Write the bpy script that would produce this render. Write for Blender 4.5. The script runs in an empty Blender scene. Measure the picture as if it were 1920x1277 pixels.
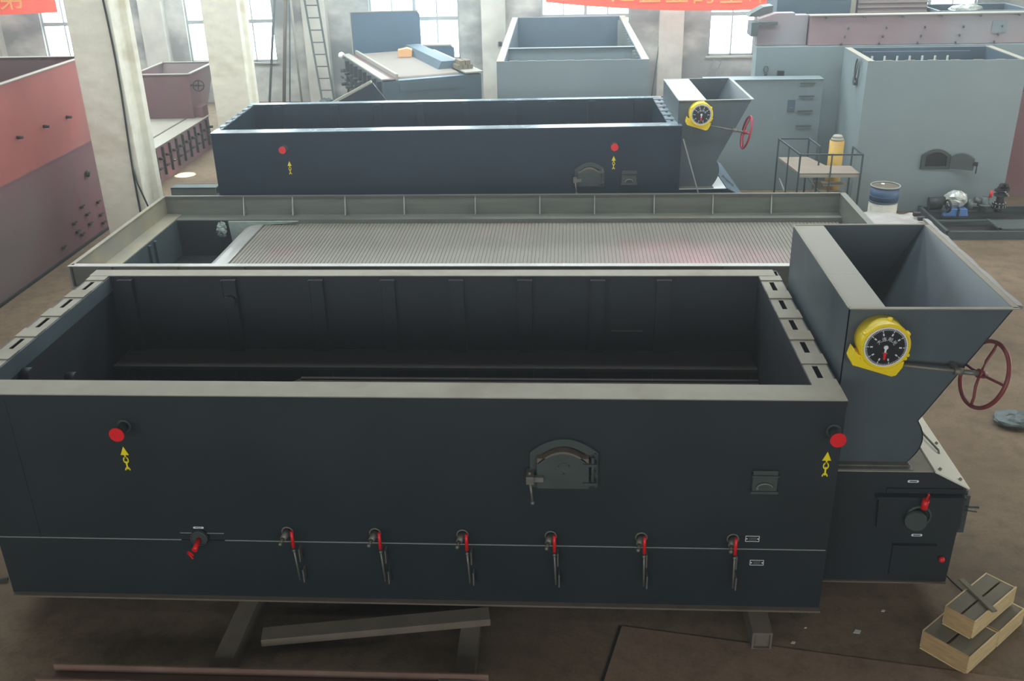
import bpy, bmesh, math, random
from mathutils import Matrix, Vector
random.seed(7)
R = math.radians
PI = math.pi
scene = bpy.context.scene
COL = scene.collection

# ------------------------------------------------------------------ camera
F, PITCH, ROLL, YAW = 1821.32, 0.42976, -0.02325, -0.06544
cyw, syw = math.cos(YAW), math.sin(YAW)
fwd = Vector((syw*math.cos(PITCH), cyw*math.cos(PITCH), -math.sin(PITCH)))
rgt = Vector((cyw, -syw, 0)); upv = rgt.cross(fwd)
r2 = rgt*math.cos(ROLL) + upv*math.sin(ROLL)
u2 = -rgt*math.sin(ROLL) + upv*math.cos(ROLL)
cam = bpy.data.cameras.new('camera'); camo = bpy.data.objects.new('camera', cam); COL.objects.link(camo)
m = Matrix((( r2.x, u2.x, -fwd.x, 4.5497), (r2.y, u2.y, -fwd.y, -6.1487), (r2.z, u2.z, -fwd.z, 5.2902), (0, 0, 0, 1)))
camo.matrix_world = m
cam.sensor_width = 36; cam.lens = F/1920*36; cam.clip_end = 200
scene.camera = camo

# ------------------------------------------------------------------ world, exposure
world = bpy.data.worlds.new('daylight'); scene.world = world; world.use_nodes = True
bg = world.node_tree.nodes['Background']
bg.inputs[0].default_value = (0.80, 0.93, 1.0, 1); bg.inputs[1].default_value = 13.0
vs = scene.view_settings
vs.view_transform = 'Standard'; vs.look = 'None'; vs.exposure = 0.0; vs.gamma = 1; vs.use_curve_mapping = False
try:
    scene.cycles.use_denoising = True
    scene.cycles.max_bounces = 6; scene.cycles.diffuse_bounces = 4; scene.cycles.glossy_bounces = 3
    scene.cycles.transparent_max_bounces = 8; scene.cycles.volume_bounces = 0
    scene.cycles.sample_clamp_indirect = 6.0
    scene.cycles.caustics_reflective = False; scene.cycles.caustics_refractive = False
except Exception:
    pass

CEIL = 8.6
def area(name, loc, sx, sy, power, color, rot=(0, 0, 0), portal=False, spread=180):
    l = bpy.data.lights.new(name, 'AREA'); l.shape = 'RECTANGLE'; l.size = sx; l.size_y = sy
    l.energy = power; l.color = color; l.spread = R(spread)
    o = bpy.data.objects.new(name, l); COL.objects.link(o); o.location = loc; o.rotation_euler = rot
    if portal: l.cycles.is_portal = True
    return o
# daylight through the strips of roof glazing (pointing down)
SKY = (0.90, 0.97, 1.0)
SKYLIGHTS = [(1.5, 17.2, 26, 2.2, 1900), (1.5, 11.6, 26, 1.8, 1400), (1.5, 5.6, 26, 1.4, 1050), (5.0, -2.5, 20, 1.0, 40)]
for (x, y, sx, sy, p) in SKYLIGHTS:
    area('skylight_daylight', (x, y, CEIL-0.16), sx, sy, p, SKY)
# daylight from the glazed doorway in the right wall
area('doorway_daylight', (17.8, 5.0, 2.6), 5.0, 9.0, 500, (1.0, 0.95, 0.86), (0, R(90), 0))
# added fill light for front-facing sides, behind the camera; no window there
area('front_fill_light', (2.0, -13.7, 4.6), 24, 3.0, 1300, (0.92, 0.97, 1.0), (R(90), 0, 0))
# one bright patch of sun from a hole in the roof sheeting
sp = bpy.data.lights.new('roof_hole_sun', 'SPOT'); sp.energy = 45000; sp.spot_size = R(3.1); sp.spot_blend = 0.35
sp.color = (1.0, 0.93, 0.78); sp.shadow_soft_size = 0.02
so = bpy.data.objects.new('roof_hole_sun', sp); COL.objects.link(so); so.location = (-3.1, 13.9, CEIL-0.1)
so.rotation_euler = (Vector((-3.68, 13.79, 0))-Vector(so.location)).to_track_quat('-Z', 'Y').to_euler()

# ------------------------------------------------------------------ materials
def lin(c):
    out = []
    for v in c:
        v = v/255
        out.append(v/12.92 if v <= .04045 else ((v+.055)/1.055)**2.4)
    return tuple(out)
def mat(name, rgb, rough=.6, metal=0.0, var=.12, scale=3.0, bump=0.0, bscale=40, spec=.5, second=None, sfac=.5, streak=None, stretch=(1, 1, 1)):
    m = bpy.data.materials.new(name); m.use_nodes = True
    nt = m.node_tree; N = nt.nodes; Lk = nt.links
    b = N['Principled BSDF']; b.inputs['Roughness'].default_value = rough; b.inputs['Metallic'].default_value = metal
    b.inputs['Specular IOR Level'].default_value = spec
    tc = N.new('ShaderNodeTexCoord'); mp = N.new('ShaderNodeMapping'); mp.inputs['Scale'].default_value = stretch
    Lk.new(tc.outputs['Object'], mp.inputs['Vector'])
    nz = N.new('ShaderNodeTexNoise'); nz.inputs['Scale'].default_value = scale; nz.inputs['Detail'].default_value = 5
    nz.inputs['Roughness'].default_value = .6
    Lk.new(mp.outputs[0], nz.inputs['Vector'])
    rp = N.new('ShaderNodeValToRGB'); c = lin(rgb)
    rp.color_ramp.elements[0].position = .3; rp.color_ramp.elements[1].position = .7
    rp.color_ramp.elements[0].color = (c[0]*(1-var), c[1]*(1-var), c[2]*(1-var), 1)
    rp.color_ramp.elements[1].color = (min(1, c[0]*(1+var)), min(1, c[1]*(1+var)), min(1, c[2]*(1+var)), 1)
    Lk.new(nz.outputs['Fac'], rp.inputs[0]); last = rp.outputs[0]
    if second:
        n2 = N.new('ShaderNodeTexNoise'); n2.inputs['Scale'].default_value = scale*.45; n2.inputs['Detail'].default_value = 6
        Lk.new(mp.outputs[0], n2.inputs['Vector'])
        r2_ = N.new('ShaderNodeValToRGB'); r2_.color_ramp.elements[0].position = 1-sfac-.08; r2_.color_ramp.elements[1].position = 1-sfac+.12
        Lk.new(n2.outputs['Fac'], r2_.inputs[0])
        mx = N.new('ShaderNodeMixRGB'); Lk.new(r2_.outputs[0], mx.inputs[0]); Lk.new(last, mx.inputs[1])
        mx.inputs[2].default_value = (*lin(second), 1); last = mx.outputs[0]
    Lk.new(last, b.inputs['Base Color'])
    rr = N.new('ShaderNodeMapRange'); rr.inputs[3].default_value = max(.05, rough-.1); rr.inputs[4].default_value = min(1, rough+.1)
    Lk.new(nz.outputs['Fac'], rr.inputs[0]); Lk.new(rr.outputs[0], b.inputs['Roughness'])
    if bump:
        n3 = N.new('ShaderNodeTexNoise'); n3.inputs['Scale'].default_value = bscale; n3.inputs['Detail'].default_value = 4
        Lk.new(tc.outputs['Object'], n3.inputs['Vector'])
        bp = N.new('ShaderNodeBump'); bp.inputs['Strength'].default_value = bump; bp.inputs['Distance'].default_value = .01
        Lk.new(n3.outputs['Fac'], bp.inputs['Height']); Lk.new(bp.outputs[0], b.inputs['Normal'])
    return m
M = {}
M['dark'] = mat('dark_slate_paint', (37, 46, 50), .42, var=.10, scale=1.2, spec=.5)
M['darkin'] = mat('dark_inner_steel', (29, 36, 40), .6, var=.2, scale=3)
M['blue'] = mat('dark_blue_paint', (20, 40, 56), .35, var=.10, scale=1.2, spec=.5)
M['hop'] = mat('hopper_slate_paint', (78, 90, 95), .42, var=.10, scale=1.6, second=(64, 77, 84), sfac=.36, stretch=(2.5, 2.5, .7))
M['dust'] = mat('dusty_flange_top', (164, 159, 143), .8, var=.10, scale=5, second=(150, 140, 124), sfac=.42)
M['plate'] = mat('pale_dusty_plate', (166, 163, 150), .7, var=.06, scale=2)
M['cream'] = mat('cream_cover_plate', (226, 224, 206), .55, var=.05)
M['seam'] = mat('bright_weld_edge', (150, 156, 150), .5, var=.1)
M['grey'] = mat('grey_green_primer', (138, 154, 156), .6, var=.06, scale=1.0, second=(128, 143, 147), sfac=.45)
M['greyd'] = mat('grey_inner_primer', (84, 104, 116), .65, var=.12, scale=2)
M['salmon'] = mat('salmon_primer', (170, 96, 90), .6, var=.12, scale=.9, second=(150, 104, 102), sfac=.45)
M['mauve'] = mat('mauve_primer', (122, 84, 88), .65, var=.14, scale=1.3, second=(112, 98, 96), sfac=.5, stretch=(1, 1, .6))
M['pinkgrey'] = mat('faded_pink_primer', (158, 136, 138), .65, var=.08, scale=1.2, second=(154, 156, 160), sfac=.45)
M['mill'] = mat('raw_mill_steel', (122, 126, 116), .55, metal=.25, var=.14, scale=4, second=(126, 112, 92), sfac=.36, stretch=(.4, 1, 3))
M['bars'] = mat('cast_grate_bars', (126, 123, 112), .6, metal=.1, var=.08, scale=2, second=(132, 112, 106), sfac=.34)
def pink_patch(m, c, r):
    # soft-edged pink mixed into part of the bar colour
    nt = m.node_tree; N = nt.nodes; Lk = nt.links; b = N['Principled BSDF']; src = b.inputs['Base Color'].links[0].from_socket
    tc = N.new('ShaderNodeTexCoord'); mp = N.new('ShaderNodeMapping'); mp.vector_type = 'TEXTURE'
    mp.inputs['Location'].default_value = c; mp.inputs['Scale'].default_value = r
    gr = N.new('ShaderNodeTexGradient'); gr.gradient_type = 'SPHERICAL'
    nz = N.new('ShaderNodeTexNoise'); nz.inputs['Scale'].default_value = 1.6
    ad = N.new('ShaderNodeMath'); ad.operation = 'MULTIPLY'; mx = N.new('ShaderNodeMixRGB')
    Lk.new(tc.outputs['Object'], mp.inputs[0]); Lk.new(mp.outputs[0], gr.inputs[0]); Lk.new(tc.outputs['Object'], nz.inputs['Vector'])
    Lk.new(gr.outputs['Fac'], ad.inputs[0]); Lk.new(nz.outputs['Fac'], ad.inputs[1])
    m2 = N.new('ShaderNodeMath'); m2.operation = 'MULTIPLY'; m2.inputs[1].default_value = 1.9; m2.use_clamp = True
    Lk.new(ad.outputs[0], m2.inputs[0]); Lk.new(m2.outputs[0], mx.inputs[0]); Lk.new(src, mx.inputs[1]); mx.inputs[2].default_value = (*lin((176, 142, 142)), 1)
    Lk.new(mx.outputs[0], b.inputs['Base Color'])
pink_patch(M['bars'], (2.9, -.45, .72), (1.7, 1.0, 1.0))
M['shiny'] = mat('bright_scraped_steel', (178, 178, 172), .4, metal=.5, var=.10, scale=5)
M['iron'] = mat('dark_cast_iron', (56, 58, 56), .55, metal=.4, var=.15, scale=8)
M['fdoor'] = mat('fire_door_green_black', (66, 76, 72), .55, var=.12, scale=6)
M['bare'] = mat('bare_grey_fitting', (130, 128, 118), .5, metal=.4, var=.15, scale=10)
M['red'] = mat('red_plastic', (240, 24, 34), .4, var=.05)
M['wheelred'] = mat('worn_red_enamel', (132, 56, 56), .4, var=.15, scale=6, second=(170, 130, 125), sfac=.35)
M['wheelred2'] = mat('crimson_enamel', (164, 24, 52), .3, var=.05)
M['yellow'] = mat('yellow_enamel', (255, 222, 4), .35, var=.04)
M['sticker'] = mat('yellow_sticker', (255, 232, 10), .5, var=.02)
M['white'] = mat('white_enamel', (235, 238, 238), .4, var=.02)
M['black'] = mat('black_dial', (22, 26, 28), .4, var=.05)
M['conc'] = mat('whitewashed_concrete', (236, 233, 214), .85, var=.08, scale=3.4, bump=.4, bscale=14, second=(216, 208, 184), sfac=.38, stretch=(1, 1, 1.8))
M['wall'] = mat('stained_plaster_wall', (196, 196, 188), .9, var=.22, scale=1.6, bump=.4, bscale=9, second=(138, 140, 136), sfac=.50, stretch=(1, 1, 1.6))
M['pil'] = mat('grey_plaster_pilaster', (212, 210, 198), .9, var=.12, scale=1.8, bump=.3, bscale=10, second=(180, 178, 168), sfac=.45)
M['panelblue'] = mat('haze_lifted_panel_blue', (70, 98, 118), .5, var=.08)  # lightened and blued: haze in front of the far panels, put into colour
M['machine'] = mat('machine_slate_haze', (72, 90, 100), .5, var=.16, scale=1.5)  # slate lightened to carry the haze over the far machine
M['belt'] = mat('dusty_brown_belt', (142, 134, 124), .8, var=.06)
M['bluetop'] = mat('blue_flange_sheen', (120, 138, 148), .25, var=.25, scale=5, spec=.9)  # pale colour paints window sheen onto the blue flange tops; also glossy
M['dustwall'] = mat('dusty_raw_steel', (154, 148, 126), .65, var=.12, scale=3, second=(140, 138, 128), sfac=.45)
M['wallplain'] = mat('plain_plaster_wall', (120, 118, 110), .9, var=.1, scale=.6)
M['roof'] = mat('roof_sheeting', (98, 98, 96), .8, var=.1, scale=.5)
M['frame'] = mat('grey_window_frame', (160, 166, 164), .6, var=.06)
M['steeldark'] = mat('grey_tube_steel', (92, 102, 100), .5, metal=.3, var=.1, scale=6)
M['wood'] = mat('pale_pine_board', (220, 196, 146), .75, var=.16, scale=5, stretch=(1, 1, 6), bump=.2, bscale=60)
M['woodtop'] = mat('dusty_pine_lid', (126, 118, 98), .85, var=.12, scale=4, second=(112, 104, 90), sfac=.45)
M['woodend'] = mat('brown_pine_board', (184, 152, 106), .8, var=.2, scale=5, stretch=(1, 1, 6))
M['carton'] = mat('tan_carton', (222, 170, 118), .8, var=.06)
M['bundle'] = mat('grey_timber_offcuts', (122, 112, 92), .85, var=.2, scale=12)
M['ytank'] = mat('yellow_cylinder_paint', (196, 160, 70), .5, var=.12, scale=6, second=(196, 150, 84), sfac=.4)
M['drumblue'] = mat('blue_drum_paint', (70, 98, 128), .5, var=.12, scale=5)
M['drumwhite'] = mat('white_drum_paint', (205, 204, 188), .6, var=.12, scale=7, second=(160, 158, 140), sfac=.4)
M['bluebright'] = mat('blue_pump_paint', (86, 130, 190), .4, var=.06)
M['inledge'] = mat('sooty_inner_ledge', (66, 60, 55), .8, var=.15, scale=4)
M['foil'] = mat('crumpled_plastic_wrap', (200, 206, 200), .25, metal=.3, var=.2, scale=14, bump=.8, bscale=25)
M['skid'] = mat('skid_blue_grey', (66, 80, 84), .55, var=.12, scale=4)
M['tarp'] = mat('white_plastic_sheet', (164, 160, 154), .4, var=.12, scale=5, bump=.9, bscale=9, second=(146, 138, 130), sfac=.45)
M['rust'] = mat('rust_brown_steel', (126, 100, 86), .7, var=.15, scale=4, second=(140, 116, 100), sfac=.4)
M['brownsteel'] = mat('dusty_brown_steel', (112, 102, 88), .75, var=.14, scale=5)
def cloth_mat(name, rgb):
    m = mat(name, rgb, .8, var=.05); nt = m.node_tree; b = nt.nodes['Principled BSDF']
    t = nt.nodes.new('ShaderNodeBsdfTranslucent'); t.inputs[0].default_value = (*lin(rgb), 1)
    mx = nt.nodes.new('ShaderNodeMixShader'); mx.inputs[0].default_value = .5
    nt.links.new(b.outputs[0], mx.inputs[1]); nt.links.new(t.outputs[0], mx.inputs[2]); nt.links.new(mx.outputs[0], nt.nodes['Material Output'].inputs[0])
    return m
M['banner'] = cloth_mat('red_banner_cloth', (238, 120, 92))
M['plank'] = mat('dusty_plank_deck', (146, 134, 120), .85, var=.08)
M['bannery'] = cloth_mat('yellow_banner_letter', (248, 208, 116))
M['rope'] = mat('black_cable', (48, 58, 54), .6, var=.1)
M['paper'] = mat('white_scrap_paper', (205, 205, 200), .8, var=.05)
M['cloth'] = mat('green_white_rag', (160, 176, 168), .85, var=.15, scale=10, bump=.7, bscale=14)

def floor_mat(name, c1, c2, c3, crack=True):
    m = bpy.data.materials.new(name); m.use_nodes = True; nt = m.node_tree; N = nt.nodes; Lk = nt.links
    b = N['Principled BSDF']; tc = N.new('ShaderNodeTexCoord')
    n1 = N.new('ShaderNodeTexNoise'); n1.inputs['Scale'].default_value = .55; n1.inputs['Detail'].default_value = 8
    n2 = N.new('ShaderNodeTexNoise'); n2.inputs['Scale'].default_value = 5; n2.inputs['Detail'].default_value = 8; n2.inputs['Roughness'].default_value = .7
    n3 = N.new('ShaderNodeTexNoise'); n3.inputs['Scale'].default_value = 38; n3.inputs['Detail'].default_value = 3
    for n in (n1, n2, n3): Lk.new(tc.outputs['Object'], n.inputs['Vector'])
    r1 = N.new('ShaderNodeValToRGB'); r1.color_ramp.elements[0].position = .38; r1.color_ramp.elements[1].position = .64
    r1.color_ramp.elements[0].color = (*lin(c1), 1); r1.color_ramp.elements[1].color = (*lin(c2), 1)
    Lk.new(n1.outputs['Fac'], r1.inputs[0])
    r2_ = N.new('ShaderNodeValToRGB'); r2_.color_ramp.elements[0].position = .45; r2_.color_ramp.elements[1].position = .72
    Lk.new(n2.outputs['Fac'], r2_.inputs[0])
    mx = N.new('ShaderNodeMixRGB'); Lk.new(r2_.outputs[0], mx.inputs[0]); Lk.new(r1.outputs[0], mx.inputs[1]); mx.inputs[2].default_value = (*lin(c3), 1)
    m2 = N.new('ShaderNodeMixRGB'); m2.blend_type = 'MULTIPLY'; m2.inputs[0].default_value = .35
    Lk.new(mx.outputs[0], m2.inputs[1]); Lk.new(n3.outputs['Fac'], m2.inputs[2])
    Lk.new(m2.outputs[0], b.inputs['Base Color'])
    b.inputs['Roughness'].default_value = .8; b.inputs['Specular IOR Level'].default_value = .3
    bp = N.new('ShaderNodeBump'); bp.inputs['Strength'].default_value = .35; bp.inputs['Distance'].default_value = .02
    Lk.new(n2.outputs['Fac'], bp.inputs['Height']); Lk.new(bp.outputs[0], b.inputs['Normal'])
    return m
M['floor'] = floor_mat('dirty_concrete_floor', (122, 104, 82), (142, 123, 98), (104, 90, 72))
M['floorplate'] = floor_mat('brown_floor_plate', (146, 120, 100), (154, 129, 107), (126, 104, 87))

def glass_mat():
    m = bpy.data.materials.new('dusty_window_glass'); m.use_nodes = True; nt = m.node_tree; N = nt.nodes; Lk = nt.links
    out = N['Material Output']; N.remove(N['Principled BSDF'])
    t = N.new('ShaderNodeBsdfTransparent'); t.inputs[0].default_value = (.96, .98, .98, 1)
    g = N.new('ShaderNodeBsdfGlossy'); g.inputs['Roughness'].default_value = .1
    mx = N.new('ShaderNodeMixShader'); mx.inputs[0].default_value = .05
    Lk.new(t.outputs[0], mx.inputs[1]); Lk.new(g.outputs[0], mx.inputs[2]); Lk.new(mx.outputs[0], out.inputs[0])
    return m
M['glass'] = glass_mat()

# ------------------------------------------------------------------ mesh helpers
class MB:
    def __init__(s): s.bm = bmesh.new()
    def add(s, verts, faces, smooth=False):
        vs_ = [s.bm.verts.new(v) for v in verts]
        for f in faces:
            try:
                fc = s.bm.faces.new([vs_[i] for i in f]); fc.smooth = smooth
            except ValueError: pass
        return s
    def box(s, x0, x1, y0, y1, z0, z1, X=None):
        v = [(x, y, z) for x in (x0, x1) for y in (y0, y1) for z in (z0, z1)]
        if X is not None: v = [X @ Vector(p) for p in v]
        return s.add(v, [(0, 1, 3, 2), (4, 6, 7, 5), (0, 4, 5, 1), (2, 3, 7, 6), (0, 2, 6, 4), (1, 5, 7, 3)])
    def bar(s, p0, p1, w, h=None, up=(0, 0, 1)):
        h = h or w; p0 = Vector(p0); p1 = Vector(p1); d = (p1-p0); L = d.length; d.normalize()
        up = Vector(up)
        if abs(d.dot(up)) > .98: up = Vector((0, 1, 0))
        a = d.cross(up).normalized(); b = a.cross(d).normalized()
        X = Matrix(((d.x, a.x, b.x, p0.x), (d.y, a.y, b.y, p0.y), (d.z, a.z, b.z, p0.z), (0, 0, 0, 1)))
        return s.box(0, L, -w/2, w/2, -h/2, h/2, X)
    def prism(s, pts, axis, a, b, X=None):
        # pts in the two remaining axes, in order; extruded along axis from a to b
        def mk(p, t):
            return {'x': (t, p[0], p[1]), 'y': (p[0], t, p[1]), 'z': (p[0], p[1], t)}[axis]
        n = len(pts); v = [mk(p, a) for p in pts]+[mk(p, b) for p in pts]
        if X is not None: v = [X @ Vector(p) for p in v]
        f = [tuple(range(n)), tuple(range(2*n-1, n-1, -1))]+[(i, i+n, (i+1) % n+n, (i+1) % n) for i in range(n)]
        return s.add(v, f)
    def cone(s, p0, p1, r0, r1=None, seg=20, smooth=True, cap=True):
        r1 = r0 if r1 is None else r1
        p0 = Vector(p0); p1 = Vector(p1); d = (p1-p0).normalized()
        up = Vector((0, 0, 1)) if abs(d.z) < .95 else Vector((1, 0, 0))
        a = d.cross(up).normalized(); b = a.cross(d)
        v = [p0+(a*math.cos(2*PI*i/seg)+b*math.sin(2*PI*i/seg))*r0 for i in range(seg)]
        v += [p1+(a*math.cos(2*PI*i/seg)+b*math.sin(2*PI*i/seg))*r1 for i in range(seg)]
        vv = [s.bm.verts.new(q) for q in v]
        for i in range(seg):
            f = s.bm.faces.new([vv[i], vv[(i+1) % seg], vv[(i+1) % seg+seg], vv[i+seg]]); f.smooth = smooth
        if cap:
            if r0 > 1e-5: s.bm.faces.new(vv[:seg][::-1])
            if r1 > 1e-5: s.bm.faces.new(vv[seg:])
        return s
    def tube(s, pts, r, seg=8):
        pts = [Vector(p) for p in pts]; rings = []
        for i, p in enumerate(pts):
            d = (pts[min(i+1, len(pts)-1)]-pts[max(i-1, 0)]).normalized()
            up = Vector((0, 0, 1)) if abs(d.z) < .9 else Vector((0, 1, 0))
            a = d.cross(up).normalized(); b = a.cross(d)
            rings.append([s.bm.verts.new(p+(a*math.cos(2*PI*k/seg)+b*math.sin(2*PI*k/seg))*r) for k in range(seg)])
        for i in range(len(rings)-1):
            for k in range(seg):
                f = s.bm.faces.new([rings[i][k], rings[i][(k+1) % seg], rings[i+1][(k+1) % seg], rings[i+1][k]]); f.smooth = True
        s.bm.faces.new(rings[0][::-1]); s.bm.faces.new(rings[-1])
        return s
    def torus(s, c, n, Rr, r, seg=36, ms=10, a0=0, a1=2*PI, sq=(1, 1)):
        c = Vector(c); n = Vector(n).normalized()
        up = Vector((0, 0, 1)) if abs(n.z) < .95 else Vector((1, 0, 0))
        a = n.cross(up).normalized(); b = a.cross(n)
        full = abs(a1-a0-2*PI) < 1e-6; cnt = seg if full else seg+1; rings = []
        for i in range(cnt):
            t = a0+(a1-a0)*i/seg; d = a*math.cos(t)*sq[0]+b*math.sin(t)*sq[1]
            dn = d.normalized()
            rings.append([s.bm.verts.new(c+d*Rr+(dn*math.cos(2*PI*k/ms)+n*math.sin(2*PI*k/ms))*r) for k in range(ms)])
        for i in range(cnt if full else cnt-1):
            j = (i+1) % cnt
            for k in range(ms):
                f = s.bm.faces.new([rings[i][k], rings[i][(k+1) % ms], rings[j][(k+1) % ms], rings[j][k]]); f.smooth = True
        if not full:
            s.bm.faces.new(rings[0]); s.bm.faces.new(rings[-1][::-1])
        return s
    def ball(s, c, r, sx=1, sy=1, sz=1, seg=16, rg=10, jit=0):
        mt = Matrix.Translation(c) @ Matrix.Diagonal((sx, sy, sz, 1))
        g = bmesh.ops.create_uvsphere(s.bm, u_segments=seg, v_segments=rg, radius=r, matrix=mt)
        for v in g['verts']:
            if jit: v.co += Vector((random.uniform(-jit, jit), random.uniform(-jit, jit), random.uniform(-jit, jit)))
            for f in v.link_faces: f.smooth = jit == 0
        return s
    def build(s, name, m, parent=None, X=None, bevel=0, dice=0):
        bm = s.bm
        if X is not None: bm.transform(X)
        bmesh.ops.recalc_face_normals(bm, faces=bm.faces)
        if parent is not None: bm.transform(wm(parent).inverted())
        me = bpy.data.meshes.new(name); bm.to_mesh(me); bm.free()
        me.materials.append(M[m] if isinstance(m, str) else m)
        o = bpy.data.objects.new(name, me); COL.objects.link(o)
        if parent is not None: o.parent = parent
        if bevel:
            bv = o.modifiers.new('bevel', 'BEVEL'); bv.width = bevel; bv.segments = 2; bv.limit_method = 'ANGLE'; bv.angle_limit = R(40)
        return o
def wm(o):
    mm = o.matrix_basis.copy(); p = o.parent
    while p is not None: mm = p.matrix_basis @ mm; p = p.parent
    return mm
def thing(name, label, cat, loc=(0, 0, 0), rz=0, group=None):
    o = bpy.data.objects.new(name, None); COL.objects.link(o); o.empty_display_size = .2
    o.matrix_basis = Matrix.Translation(loc) @ Matrix.Rotation(rz, 4, 'Z')
    o['label'] = label; o['category'] = cat
    if group: o['group'] = group
    return o
def tag(o, label, cat, group=None):
    o['label'] = label; o['category'] = cat
    if group: o['group'] = group
    return o
def struct(o): o['kind'] = 'structure'; return o
def lab(o, t): o['label'] = t; return o
def copy_tree(o, parent=None):
    c = o.copy(); COL.objects.link(c); c.parent = parent
    for ch in list(o.children): copy_tree(ch, c)
    return c
def text_mesh(name, body, size, m, parent, X, extrude=.001, align='CENTER'):
    cu = bpy.data.curves.new(name, 'FONT'); cu.body = body; cu.size = size; cu.extrude = extrude
    cu.align_x = align; cu.align_y = 'CENTER'
    t = bpy.data.objects.new(name, cu); COL.objects.link(t)
    dg = bpy.context.evaluated_depsgraph_get(); me = bpy.data.meshes.new_from_object(t.evaluated_get(dg))
    bpy.data.objects.remove(t); bpy.data.curves.remove(cu)
    me.transform(X if parent is None else wm(parent).inverted() @ X)
    me.materials.clear(); me.materials.append(M[m])
    o = bpy.data.objects.new(name, me); COL.objects.link(o); o.parent = parent
    return o
def facing_front(x, y, z, rot=0):
    # text plane standing up, readable from -y
    return Matrix.Translation((x, y, z)) @ Matrix.Rotation(R(90), 4, 'X') @ Matrix.Rotation(rot, 4, 'Z')
def arch(x0, x1, z0, zs, zt, n=14):
    # door outline: straight sides up to zs, shallow arc to zt in the middle
    pts = [(x0, z0), (x1, z0), (x1, zs)]
    for i in range(1, n):
        t = i/n; x = x1+(x0-x1)*t; pts.append((x, zs+(zt-zs)*(1-(2*t-1)**2)))
    pts.append((x0, zs)); return pts
def ring_prism(mb, outer, inner, axis, a, b):
    n = len(outer)
    def mk(p, t): return {'x': (t, p[0], p[1]), 'y': (p[0], t, p[1]), 'z': (p[0], p[1], t)}[axis]
    v = [mk(p, a) for p in outer]+[mk(p, a) for p in inner]+[mk(p, b) for p in outer]+[mk(p, b) for p in inner]
    f = []
    for i in range(n):
        j = (i+1) % n
        f += [(i, j, n+j, n+i), (2*n+i, 3*n+i, 3*n+j, 2*n+j), (i, 2*n+i, 2*n+j, j), (n+i, n+j, 3*n+j, 3*n+i)]
    mb.add(v, f)

# ------------------------------------------------------------------ the hall
XL, XR, YF, YB = -14.0, 18.0, -14.0, 21.9
struct(MB().box(XL, XR, YF, YB, -.2, 0).build('floor', 'floor'))
struct(MB().box(XL-.3, XR+.3, YF-.3, YB+.3, CEIL, CEIL+.2).build('ceiling', 'roof'))
struct(MB().box(XL-.3, XL, YF-.3, YB+.3, 0, CEIL).build('wall_left', 'wallplain'))
struct(MB().box(XR, XR+.3, YF-.3, YB+.3, 0, CEIL).build('wall_right', 'wallplain'))
struct(MB().box(XL, XR, YF-.3, YF, 0, CEIL).build('wall_front', 'wallplain'))
WX = [(-10.5, -7.95), (-6.3, -3.78), (-1.05, 1.45), (3.72, 6.17), (8.33, 10.85), (12.95, 15.4)]
Z0, Z1 = 1.12, 6.4
wb = MB()
xs = [XL]+[v for w in WX for v in w]+[XR]
for i in range(0, len(xs), 2): wb.box(xs[i], xs[i+1], YB, YB+.3, 0, CEIL)
for a, b in WX:
    wb.box(a, b, YB, YB+.3, 0, Z0); wb.box(a, b, YB, YB+.3, Z1, CEIL)
wback = struct(wb.build('wall_back', 'wall'))
for k, (a, b) in enumerate(WX):
    n = k+1; w = b-a
    f = MB(); y0, y1 = YB+.08, YB+.15
    f.box(a, b, y0, y1, Z0, Z0+.05); f.box(a, b, y0, y1, Z1-.05, Z1); f.box(a, a+.05, y0, y1, Z0, Z1); f.box(b-.05, b, y0, y1, Z0, Z1)
    for q in (1, 2, 3):
        t = .045 if q == 2 else .018
        f.box(a+w*q/4-t, a+w*q/4+t, y0, y1, Z0, Z1)
    for z, t in ((2.22, .05), (3.35, .03), (4.5, .05), (5.5, .03)): f.box(a, b, y0-.01, y1, z-t, z+t)
    fo = struct(f.build('window_%d' % n, 'frame'))
    g = MB().box(a+.02, b-.02, YB+.11, YB+.116, Z0+.02, Z1-.02).build('window_pane', 'glass', fo)
    s_ = MB().box(a-.05, b+.05, YB-.06, YB+.08, Z0-.05, Z0).build('window_sill', 'plate', fo)
    area('window_portal', ((a+b)/2, YB+.2, (Z0+Z1)/2), w, Z1-Z0, 1, (1, 1, 1), (R(-90), 0, 0), portal=True)
for k, x in enumerate((-12.0, -7.15, -2.55, 2.42, 7.28, 11.9)):
    struct(MB().box(x-.33, x+.33, YB-.28, YB, 0, CEIL).build('trim_%d' % (k+1), 'pil'))
for k, (x, y, sx, sy, p) in enumerate(SKYLIGHTS):
    f = MB(); f.box(x-sx/2-.1, x+sx/2+.1, y-sy/2-.1, y-sy/2, CEIL-.15, CEIL); f.box(x-sx/2-.1, x+sx/2+.1, y+sy/2, y+sy/2+.1, CEIL-.15, CEIL)
    f.box(x-sx/2-.1, x-sx/2, y-sy/2, y+sy/2, CEIL-.15, CEIL); f.box(x+sx/2, x+sx/2+.1, y-sy/2, y+sy/2, CEIL-.15, CEIL)
    struct(f.build('trim_%d' % (k+10), 'roof'))

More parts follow.
